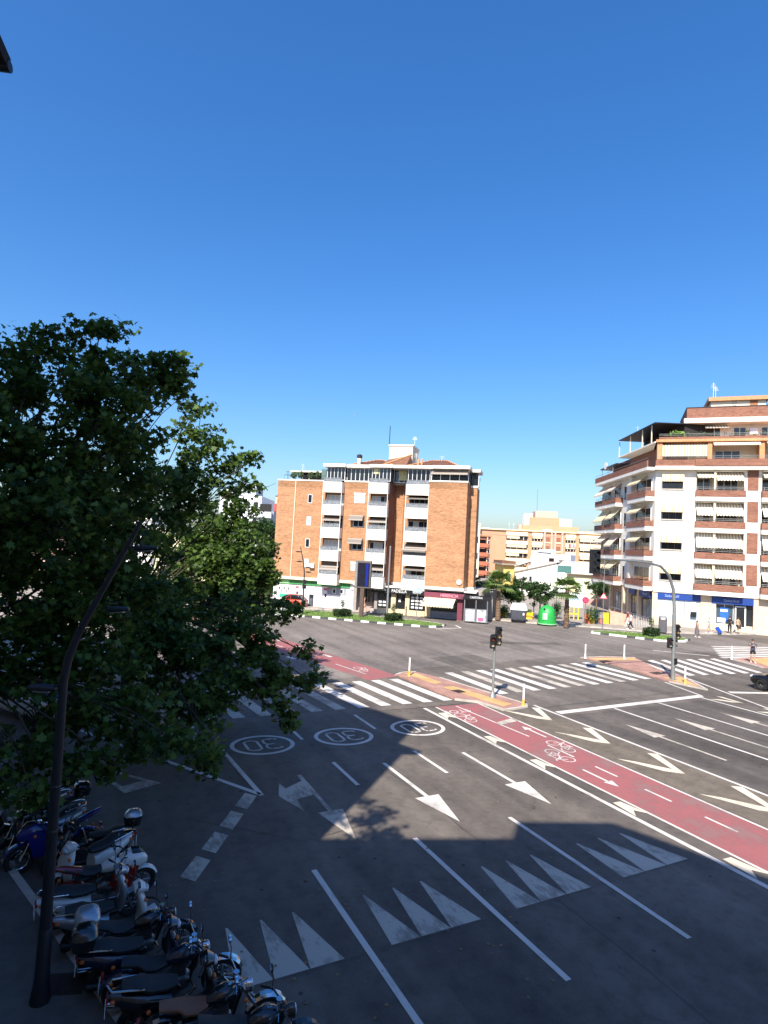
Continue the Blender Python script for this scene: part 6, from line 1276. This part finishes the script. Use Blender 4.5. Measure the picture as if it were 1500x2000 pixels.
def scooter(label, loc, yaw, paint, seat=SEATB, case=None, case_lid=None, lean=.09, screen=False, panel=None):
    o = empty('scooter', loc, yaw, label, 'scooter', 'motorbikes parked along the kerb'); o.rotation_euler = (lean,0,yaw); pn = panel or paint
    bike_wheel(o, .66, .26, .12, 'front_wheel', False); bike_wheel(o, -.6, .26, .13, 'rear_wheel', False)
    MB().tube([(.66,-.075,.26),(.52,-.06,.62),(.44,0,.98)], .025, 8).build('fork_leg', CHR, o); MB().tube([(.66,.075,.26),(.52,.06,.62)], .025, 8).build('fork_leg', CHR, o)
    MB().loft([((.78,0,.44),(0,.05,0),(.02,0,.02)),((.68,0,.56),(0,.09,0),(.04,0,.03)),((.52,0,.5),(0,.08,0),(.05,0,.03))], 12, 2.4).build('front_fender', paint, o, True)
    MB().loft([((.42,0,.28),(0,.2,0),(.05,0,.0)),((.47,0,.45),(0,.24,0),(.07,0,.01)),((.47,0,.7),(0,.25,0),(.08,0,.01)),((.42,0,.9),(0,.19,0),(.07,0,.0)),((.37,0,1.0),(0,.1,0),(.05,0,.0))], 18, 2.6).build('leg_shield', paint, o, True)
    MB().loft([((.42,0,.3),(0,.2,0),(0,0,.06)),((.1,0,.28),(0,.22,0),(0,0,.06)),((-.12,0,.3),(0,.22,0),(0,0,.09))], 16, 4).build('floorboard', BLK, o, True)
    MB().loft([((-.1,0,.48),(0,.17,0),(0,0,.2)),((-.3,0,.56),(0,.22,0),(0,0,.2)),((-.6,0,.64),(0,.2,0),(0,0,.15)),((-.88,0,.72),(0,.13,0),(0,0,.09)),((-1.0,0,.75),(0,.06,0),(0,0,.04))], 18, 2.6).build('rear_body', pn, o, True)
    MB().loft([((-.02,0,.78),(0,.1,0),(0,0,.04)),((-.18,0,.78),(0,.16,0),(0,0,.06)),((-.42,0,.8),(0,.17,0),(0,0,.06)),((-.55,0,.86),(0,.16,0),(0,0,.06)),((-.82,0,.88),(0,.1,0),(0,0,.04))], 16, 2.6).build('seat', seat, o, True)
    MB().loft([((-.35,.14,.26),(0,.05,0),(0,0,.08)),((-.6,.16,.27),(0,.07,0),(0,0,.1)),((-.7,.16,.27),(0,.04,0),(0,0,.06))], 12, 3).build('engine', ENG, o, True); MB().tube([(-.3,-.16,.3),(-.45,-.19,.3),(-.85,-.21,.38)], [.03,.055,.05], 10).build('exhaust', BLK, o, True)
    MB().loft([((.3,0,1.02),(0,.16,0),(0,0,.05)),((.4,0,1.04),(0,.17,0),(0,0,.08)),((.5,0,1.0),(0,.1,0),(0,0,.06))], 14, 2.4).build('handlebar_cowl', paint, o, True)
    MB().tube([(.26,-.34,1.05),(.34,-.16,1.06),(.34,.16,1.06),(.26,.34,1.05)], .014, 7).build('handlebar', BLK, o)
    for s in (-1,1): MB().tube([(.25,s*.36,1.045),(.3,s*.24,1.055)], .02, 8).build('grip', BLK, o); MB().ball((.5,s*.17,.86), .03,.05,.03).build('indicator', ORL, o, True); MB().ball((-.93,s*.12,.74), .04,.035,.03).build('indicator', ORL, o, True)
    mirrors(o, .33, 1.06, .24); MB().ball((.52,0,.98), .05,.1,.06).build('headlight_glass', HLG, o, True); MB().box(-1.02,-.99,-.08,.08,.7,.76).build('tail_light', RDL, o); MB().box(-1.03,-1.02,-.1,.1,.5,.64).build('number_plate', SIGNW, o); MB().tube([(-.25,-.12,.28),(-.25,-.2,.02)], .014, 6).build('stand', BLK, o); MB().tube([(-.25,.12,.28),(-.25,.2,.02)], .014, 6).build('stand', BLK, o)
    MB().tube([(-.5,-.15,.86),(-.95,-.12,.9),(-1.02,0,.92),(-.95,.12,.9),(-.5,.15,.86)], .014, 6).build('grab_rail', CHR, o)
    if screen: MB().loft([((.5,0,1.05),(0,.2,0),(.01,0,.01)),((.44,0,1.3),(0,.22,0),(.008,0,.01)),((.38,0,1.48),(0,.15,0),(.006,0,.01))], 16, 2.6).build('windscreen', mat('screen_smoke', (.08,.085,.09), .1), o, True)
    if case: top_case(o, -.92, .93, case, case_lid)
    return o
MPB = mat('moto_black', (.01,.01,.012), .2, coat=.8, var=.05); MPN = mat('moto_navy', (.012,.014,.035), .2, coat=.8, var=.05); MPW = mat('moto_white', (.6,.6,.58), .3, coat=.6, var=.04); MPS = mat('moto_silver', (.35,.38,.42), .25, .5, coat=.5, var=.04); MPR = mat('moto_red', (.2,.015,.012), .25, coat=.8, var=.05); MPU = mat('moto_blue', (.012,.015,.15), .25, coat=.8, var=.05); MPO = mat('moto_burnt_orange', (.35,.07,.03), .25, coat=.8)
OUT = 0.0    # heading +x: nose to the road
motorcycle('black motorbike at the very bottom, only its bars and front in view', (2.7,8.6,0), -.15, MPB, style='naked', lean=.08)
motorcycle('cruiser with a tan leather seat, second from the bottom of the row', (2.28,9.28,0), -.1, MPB, SEATR, 'cruiser')
motorcycle('chromed black cruiser just above the one with the tan seat', (1.85,10.4,0), -.15, MPN, SEATB, 'cruiser')
motorcycle('dark motorbike with a silver top case above the kerb', (1.42,11.5,0), .0, MPB, SEATB, 'naked', .1, MPS, MPS, MPS)
scooter('black scooter squeezed between the two chromed cruisers', (1.85,9.84,0), -.08, MPB, SEATB, None, None, .09)
scooter('dark scooter squeezed below the bike with the silver top case', (1.45,10.95,0), -.05, MPN, SEATB, MPB, MPB, .09)
scooter('white scooter just above the bike with the silver top case', (1.05,12.22,0), .05, MPW, SEATB, None, None, .1, False, MPS)
scooter('silver scooter with a long black seat in the middle of the row', (.75,12.95,0), .12, MPS, SEATB, None, None, .1, False, MPW)
motorcycle('white and red sport bike in the middle of the row', (.95,13.62,0), .12, MPW, SEATB, 'sport', .1, None, None, MPR)
scooter('white scooter facing the kerb with its pale leg shield showing', (.6,14.4,0), PI+.5, MPW, SEATB, None, None, -.08, False, MPW)
scooter('dark scooter with a black and silver top case towards the road', (.62,15.0,0), PI-.1, MPB, SEATB, MPB, MPS, .08, True)
motorcycle('bright blue sport bike with its nose to the kerb', (.0,15.6,0), PI+.25, MPU, SEATB, 'sport', .1)
scooter('black scooter with a pale headlamp next to the blue bike', (-.35,16.2,0), PI+.3, MPB, SEATB, None, None, .08, False, MPS)
scooter('dark scooter with a round black top case near the give way triangle', (-.4,16.85,0), PI+.15, MPB, SEATB, MPB, MPB, .08, True, MPS)
scooter('silver scooter with a black top case at the far end of the row', (-.72,17.6,0), PI+.2, MPS, SEATB, MPB, MPB, .08)
# kerbside odds and ends
gr = MB().box(-.35,.35,-.25,.25,.141,.15).build('drain_grate', IRON, near); x, y = G(125,1922,.14); gr.location = (x,y,0); gr.rotation_euler = (0,0,-.3)
for k in range(7): b = MB().box(-.3+.09*k,-.26+.09*k,-.2,.2,.15,.16).build('grate_bar', IRON, gr)
# fallen leaves and litter specks on the asphalt
mb = MB()
for k in range(140):
    px, py = random.uniform(200,1100), random.uniform(1500,1990); x, y = G(px,py); a = random.uniform(0,6.28); s = random.uniform(.02,.05)
    if y > 20: continue
    mb.quad(*[(x+s*math.cos(a+t)*(1 if t%2 else .6), y+s*math.sin(a+t)*(1 if t%2 else .6), .016) for t in (0,1.57,3.14,4.71)])
lf = mb.build('fallen_leaves', mat('dry_leaf', (.2,.13,.06), .9, var=.4, scale=9)); tag(lf, 'scattered dry leaves on the shaded asphalt', 'leaves', kind='stuff')
# ================================================================== people
def skin_mesh(name, verts, edges, rad, m, parent, root_i=0, sub=2):
    me = bpy.data.meshes.new(name); me.from_pydata(verts, edges, []); ob = bpy.data.objects.new(name, me); COL.objects.link(ob)
    md = ob.modifiers.new('s','SKIN'); md.use_smooth_shade = True
    sv = me.skin_vertices[0].data
    for i, r in enumerate(rad): sv[i].radius = (r, r) if not hasattr(r,'__len__') else r
    sv[root_i].use_root = True
    sb = ob.modifiers.new('d','SUBSURF'); sb.levels = sub; sb.render_levels = sub
    dg = bpy.context.evaluated_depsgraph_get(); out = bpy.data.meshes.new_from_object(ob.evaluated_get(dg)); out.name = name
    bpy.data.objects.remove(ob); bpy.data.meshes.remove(me)
    out.materials.clear(); o = link(name, out, m, parent); out.polygons.foreach_set('use_smooth', [True]*len(out.polygons)); return o
SKIN = mat('skin', (.5,.29,.2), .55, var=.06, scale=8); HAIRD = mat('hair_dark', (.03,.02,.015), .6, var=.3, scale=20); HAIRG = mat('hair_grey', (.45,.43,.4), .6, var=.2, scale=20); SHOE = mat('shoe_dark', (.02,.02,.022), .6); SHOEW = mat('shoe_white', (.6,.6,.6), .6)
def person(label, loc, yaw, top, bottom, h=1.7, hair=HAIRD, shoes=SHOE, walk=.2, dress=False, shorts=False, arms='down', long_hair=False, sleeves=.5, bag=None):
    """local +x is where the person faces"""
    o = empty('person', loc, yaw, label, 'person'); k = h/1.7; w = walk
    J = {'pel':(0,0,.93),'wai':(0,0,1.08),'che':(.01,0,1.28),'nec':(0,0,1.43),'nk2':(.01,0,1.5),
         'sL':(0,.18,1.38),'sR':(0,-.18,1.38),'hL':(0,.095,.88),'hR':(0,-.095,.88),'kL':(.04+w*.5,.1,.49),'kR':(.04-w*.25,-.1,.49),'aL':(w,.1,.09),'aR':(-w*1.1,-.1,.11),'tL':(w+.17,.12,.035),'tR':(-w*1.1+.16,-.12,.04)}
    if arms == 'down': J.update(eL=(-.05-w*.3,.24,1.12),eR=(-.03+w*.3,-.24,1.12),wL=(.02-w*.4,.25,.87),wR=(.06+w*.6,-.25,.88))
    elif arms == 'phone': J.update(eL=(.06,.24,1.13),eR=(.06,-.24,1.13),wL=(.25,.1,1.25),wR=(.27,-.08,1.27))
    else: J.update(eL=(-.02,.25,1.12),eR=(.1,-.25,1.15),wL=(.03,.26,.87),wR=(.33,-.25,1.05))
    names = list(J); V = [Vector(J[n])*k for n in names]; I = {n:i for i,n in enumerate(names)}
    R = {'pel':.135,'wai':.12,'che':.14,'nec':.07,'nk2':.052,'sL':.065,'sR':.065,'hL':.09,'hR':.09,'kL':.058,'kR':.058,'aL':.038,'aR':.038,'tL':.033,'tR':.033,'eL':.042,'eR':.042,'wL':.028,'wR':.028}
    E_ = [('pel','wai'),('wai','che'),('che','nec'),('nec','nk2'),('che','sL'),('che','sR'),('sL','eL'),('sR','eR'),('eL','wL'),('eR','wR'),('pel','hL'),('pel','hR'),('hL','kL'),('hR','kR'),('kL','aL'),('kR','aR'),('aL','tL'),('aR','tR')]
    E_ = [(I[a],I[b]) for a,b in E_]; rad = [R[n]*k for n in names]
    # hands: palm and five fingers
    for s, wn, en in ((1,'wL','eL'),(-1,'wR','eR')):
        wv = V[I[wn]]; d = (wv-V[I[en]]).normalized(); side = d.cross(Vector((0,1,0))).normalized(); pa = wv+d*.06*k; V.append(pa); rad.append(.03*k); pi = len(V)-1; E_.append((I[wn],pi))
        for f in range(4):
            b = pa+d*.035*k+side*(f-1.5)*.02*k; t = b+d*(.06,.07,.065,.05)[f]*k-Vector((0,s*.012,0)); V += [b,t]; rad += [.009*k,.007*k]; E_ += [(pi,len(V)-2),(len(V)-2,len(V)-1)]
        t = pa+side*.05*k+d*.03*k; V.append(t); rad.append(.009*k); E_.append((pi,len(V)-1))
    # head
    hc = Vector((.03,0,1.6))*k; V += [Vector((.02,0,1.555))*k, hc, Vector((.01,0,1.655))*k]; rad += [.07*k,.085*k,.07*k]; n = len(V); E_ += [(I['nk2'],n-3),(n-3,n-2),(n-2,n-1)]
    body = skin_mesh('body', V, E_, rad, SKIN, o, I['pel'])
    f = Vector((.085,0,0))*k
    MB().ball(hc+f+Vector((.03,0,-.005))*k, .016*k,.014*k,.025*k, 6, 5).build('nose', SKIN, body, True)
    for s in (-1,1): MB().ball(hc+f+Vector((.008,.032*s,.02))*k, .01*k,.014*k,.009*k, 6, 5).build('eye', HAIRD, body, True); MB().ball(hc+Vector((-.005,.088*s,0))*k, .018*k,.012*k,.03*k, 6, 5).build('ear', SKIN, body, True)
    MB().ball(hc+f+Vector((.008,0,-.048))*k, .008*k,.024*k,.007*k, 6, 5).build('mouth', mat('lips', (.35,.12,.1), .5), body, True)
    hr = MB().ball(hc+Vector((-.022,0,.035))*k, .1*k,.1*k,.085*k, 12, 8)
    if long_hair: hr.loft([(hc+Vector((-.05,0,.03))*k,(0,.09*k,0),(.05*k,0,0)),(hc+Vector((-.075,0,-.1))*k,(0,.085*k,0),(.035*k,0,0)),(hc+Vector((-.09,0,-.2))*k,(0,.06*k,0),(.02*k,0,0))], 12, 2.2)
    hr.build('hair', hair, o, True)
    def garment(nm, chain, grow, m, ext=None):
        ids, vv, rr = {}, [], []
        ee = []
        for a, b, t in chain:
            for q in (a,):
                if q not in ids: ids[q] = len(vv); vv.append(Vector(J[q])*k); rr.append((R[q]+grow)*k)
            key = b if t == 1 else b+'_'
            if key not in ids:
                ids[key] = len(vv); p = Vector(J[a]).lerp(Vector(J[b]),t); vv.append(p*k); rr.append((R[a]+(R[b]-R[a])*t+grow)*k)
            ee.append((ids[a],ids[key]))
        return skin_mesh(nm, vv, ee, rr, m, o, 0)
    garment('shirt', [('wai','che',1),('che','nec',.75),('che','sL',1),('che','sR',1),('sL','eL',1 if sleeves >= 1 else sleeves),('sR','eR',1 if sleeves >= 1 else sleeves),('wai','pel',.55)]+([('eL','wL',.85),('eR','wR',.85)] if sleeves >= 1 else []), .022, top)
    if dress:
        MB().loft([((0,0,1.1*k),(.15*k,0,0),(0,.15*k,0)),((0,0,.9*k),(.17*k,0,0),(0,.185*k,0)),((.01,0,.55*k),(.21*k,0,0),(0,.22*k,0)),((.01,0,.36*k),(.24*k,0,0),(0,.24*k,0))], 16, 2.2).build('skirt', bottom, o, True)
    else:
        t = .75 if shorts else 1
        garment('trousers', [('pel','wai',.4),('pel','hL',1),('pel','hR',1),('hL','kL',t),('hR','kR',t)]+([] if shorts else [('kL','aL',.9),('kR','aR',.9)]), .022, bottom)
    for s, a, t in ((1,'aL','tL'),(-1,'aR','tR')):
        A, T_ = Vector(J[a])*k, Vector(J[t])*k; MB().loft([(A+Vector((-.06,0,-.035))*k,(0,.035*k,0),(0,0,.035*k)),(A+Vector((0,0,-.03))*k,(0,.045*k,0),(0,0,.055*k)),(A.lerp(T_,.6)+Vector((0,0,-.02))*k,(0,.048*k,0),(0,0,.036*k)),(T_+Vector((.05,0,-.01))*k,(0,.035*k,0),(0,0,.022*k))], 12, 2.6).build('shoe', shoes, o, True)
    if bag: bw_ = MB().loft([((-.03,-.26*k,.5*k),(.14,0,0),(0,.06,0)),((-.03,-.26*k,.78*k),(.12,0,0),(0,.05,0))], 12, 4).build('bag', bag, o); MB().tube([(-.08,-.26*k,.78*k),(.0,-.25*k,.9*k),(.06,-.26*k,.78*k)], .008, 5).build('bag_handle', bag, bw_)
    return o
CAMYAW = math.atan2(-HF[1], -HF[0])       # facing the viewer
def face(px): return math.atan2(-ray(px,1100)[1], -ray(px,1100)[0])
def clo(n, c): return mat('cloth_'+n, c, .9, var=.12, scale=12)
floral = mat_stripe('cloth_dark_print', (.02,.02,.03), (.25,.22,.25), .09, 2)
person('person in dark printed shirt and black shorts standing on the right island holding a phone', wpos(1470,1294,.075), face(1470)+.2, clo('navy_grey', (.06,.065,.09)), clo('black', (.012,.012,.014)), 1.78, HAIRD, SHOEW, .12, shorts=True, arms='phone', sleeves=.8)
person('person in a dark print dress crossing towards the bank', wpos(1361,1245), face(1361)+PI*.5, clo('wine_print', (.16,.03,.06)), floral, 1.68, HAIRD, SHOEW, .15, dress=True, long_hair=True)
person('person in pale blue walking left pulling a shopping trolley', wpos(1385,1236,.14), face(1385)-PI*.5, clo('pale_blue', (.5,.56,.6)), clo('sand', (.55,.48,.42)), 1.65, HAIRG, SHOEW, .22, shorts=True, arms='reach')
person('person dressed all in black before the bank door', wpos(1425,1237,.14), face(1425)+PI, clo('black', (.012,.012,.014)), clo('black', (.012,.012,.014)), 1.82, HAIRD, SHOE, .1, sleeves=1)
person('person in light beige shorts with a dark bag next to the one in black', wpos(1441,1237,.14), face(1441)+PI*.8, clo('beige', (.5,.38,.25)), clo('olive_dark', (.08,.07,.05)), 1.7, HAIRD, SHOE, .15, shorts=True, bag=clo('brown_bag', (.06,.035,.03)))
person('person in white top and black trousers walking by the ramp', wpos(1232,1229,.14), face(1232)-PI*.45, clo('white', (.68,.67,.66)), clo('black', (.012,.012,.014)), 1.68, HAIRD, SHOEW, .28)
person('person in dark red top beyond the one in white by the ramp', wpos(1226,1223,.14), face(1226)-PI*.4, clo('dark_red', (.16,.03,.03)), clo('white', (.68,.67,.66)), 1.72, HAIRD, SHOEW, .2)
person('person in dark top and shorts walking past the porch of the brick block', wpos(711,1196,.14), face(711)+PI*.4, clo('maroon', (.06,.025,.02)), clo('peach', (.6,.42,.33)), 1.7, HAIRD, SHOE, .25, shorts=True)
person('person in pale blue shirt walking past the cafe awning', wpos(877,1204,.14), face(877)+PI*.5, clo('sky_blue', (.38,.47,.62)), clo('denim', (.1,.13,.2)), 1.75, HAIRD, SHOEW, .25, sleeves=1)
x, y, z = wpos(1402,1237,.14); o = empty('shopping_trolley', (x,y,.14), FR.ang, 'blue tilted shopping trolley pulled before the bank', 'trolley')
MB().loft([((.25,0,.1),(.16,0,.12),(0,.15,0)),((-.12,0,.62),(.16,0,.12),(0,.15,0))], 14, 4).build('bag', clo('cobalt', (.01,.06,.4)), o); MB().tube([(.25,0,.12),(-.15,0,.68),(-.55,0,1.0)], .014, 6).build('handle', BLK, o)
for s in (-1,1): MB().torus((.3,.13*s,.07), .05, .02, 12, 6).build('wheel', BLK, o)
